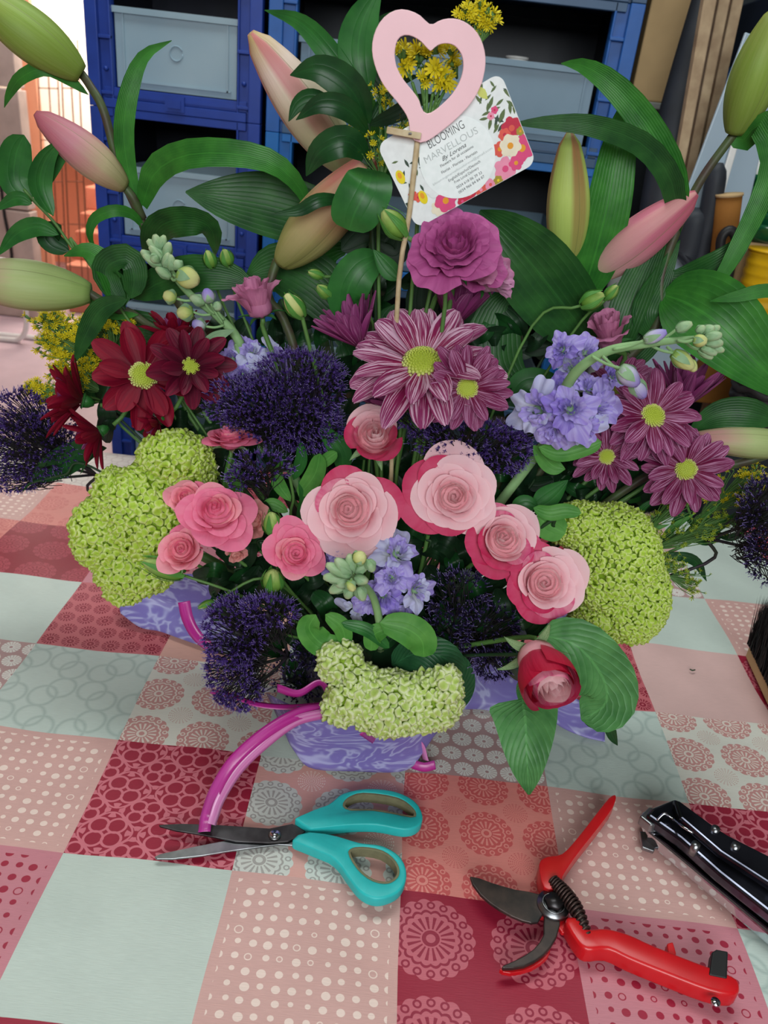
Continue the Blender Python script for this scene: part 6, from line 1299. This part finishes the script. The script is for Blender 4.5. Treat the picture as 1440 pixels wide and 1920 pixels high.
prism('hook_blade', smoothring(tp([(1019, 1722), (1048, 1722), (1042, 1763), (1017, 1797), (982, 1817), (944, 1821), (942, 1816), (965, 1806), (998, 1786), (1018, 1757)], .008), 2), up*.004, M['black_blade'], se, bv=.0009)
prism('hook_lining', smoothring(tp([(935, 1824), (950, 1818), (990, 1816), (1020, 1798), (1030, 1785), (1024, 1802), (996, 1822), (955, 1831)], .004), 2), up*.004, M['red'], se, bv=.0006)
q = G(1036, 1701, .0105); tube('pivot_plate', [q, q+up*.004], .0125, M['steel'], se, None, 28); tube('pivot_nut', [q+up*.004, q+up*.009], .0072, M['steel_dark'], se, None, 6)
tube('pivot_ring', [q+up*.0045+Vector((.0085*math.cos(a), .0085*math.sin(a), 0)) for a in np.linspace(0, 2*PI, 24)], .0008, M['steel'], se, None, 6)
ax_ = cat([G(1036, 1650, .017), G(1058, 1675, .019), G(1082, 1708, .018), G(1104, 1762, .015)], 12); cl_ = []
for i in range(17*14+1):
    t = i/(17*14); p = ax_[min(11, int(t*12))].lerp(ax_[min(12, int(t*12)+1)], t*12-int(t*12)) if t < 1 else ax_[-1]; T = (ax_[min(12, int(t*12)+1)]-ax_[max(0, int(t*12)-0)]); T = T.normalized() if T.length > 1e-6 else Vector((1, 0, 0)); n1_ = Vector((-T.y, T.x, 0)).normalized(); a = 2*PI*i/14
    r = .0056*(.55+.45*math.sin(PI*min(1, .12+.9*t))); cl_.append(p+n1_*(r*math.cos(a))+up*(r*math.sin(a)))
tube('volute_spring', cl_, .0011, M['spring'], se, None, 5)
tube('spring_core', ax_, lambda s_: .0040*(.6+.4*math.sin(PI*min(1, .1+.9*s_))), M['black_blade'], se, None, 10)
prism('stop_lug', tp([(1245, 1782), (1256, 1779), (1262, 1800), (1262, 1815), (1248, 1812)], .006), up*.009, M['red'], se, bv=.0012)
prism('catch_loop', tp([(1328, 1800), (1336, 1795), (1358, 1799), (1356, 1850), (1322, 1843)], .010), up*.010, M['black'], se, bv=.0012)
q = G(1341, 1880, .0185); tube('rivet', [q, q+up*.0016], .0032, M['chrome'], se, None, 16)
# ------------------------------------------------------------------ stapling plier
sp_ = thing('stapling_plier', 'chrome hand stapler cut off by the lower right edge', 'stapler', G(1330, 1640, 0))
prism('lower_arm', tp([(1196, 1540), (1214, 1534), (1290, 1568), (1440, 1695), (1560, 1800), (1560, 1880), (1440, 1775), (1340, 1690), (1210, 1580)], .002), up*.013, M['chrome'], sp_, bv=.003)
prism('upper_arm', tp([(1256, 1515), (1268, 1518), (1330, 1565), (1440, 1635), (1560, 1715), (1560, 1815), (1440, 1735), (1340, 1655), (1268, 1590), (1205, 1545), (1215, 1532)], .018), up*.012, M['chrome_dark'], sp_, bv=.003)
prism('lever', tp([(1258, 1508), (1272, 1514), (1350, 1572), (1440, 1618), (1560, 1690), (1560, 1740), (1440, 1672), (1345, 1610), (1270, 1545)], .0315), up*.008, M['chrome_dark'], sp_, bv=.0025)
prism('anvil', tp([(1198, 1564), (1222, 1566), (1232, 1582), (1224, 1602), (1202, 1594)], .0008), up*.004, M['steel'], sp_, bv=.0008)
prism('magazine_nose', tp([(1194, 1545), (1212, 1527), (1258, 1538), (1252, 1560), (1215, 1562)], .016), up*.010, M['steel'], sp_, bv=.0015)
for (x, y) in ((1298, 1600), (1372, 1602), (1335, 1570)):
    q = G(x, y, .0305); tube('rivet', [q, q+up*.0115], .0034, M['steel'], sp_, None, 14)
tube('spring_wire', [G(1232, 1538, .031), G(1246, 1526, .036), G(1262, 1536, .034), G(1280, 1550, .041), G(1300, 1562, .041)], .0011, M['chrome'], sp_, 20, 6)
# thorny leftovers on the cloth
for (x, y, l) in ((1095, 1258, 0), ): pass
tag(tube('plant_scrap', [G(1294, 1255, .0012), G(1298, 1257, .0022), G(1303, 1256, .0012)], .0008, M['stem_dark'], None, 6, 6), 'tiny dark plant scrap on the plain pink square at the right', 'plant scrap')
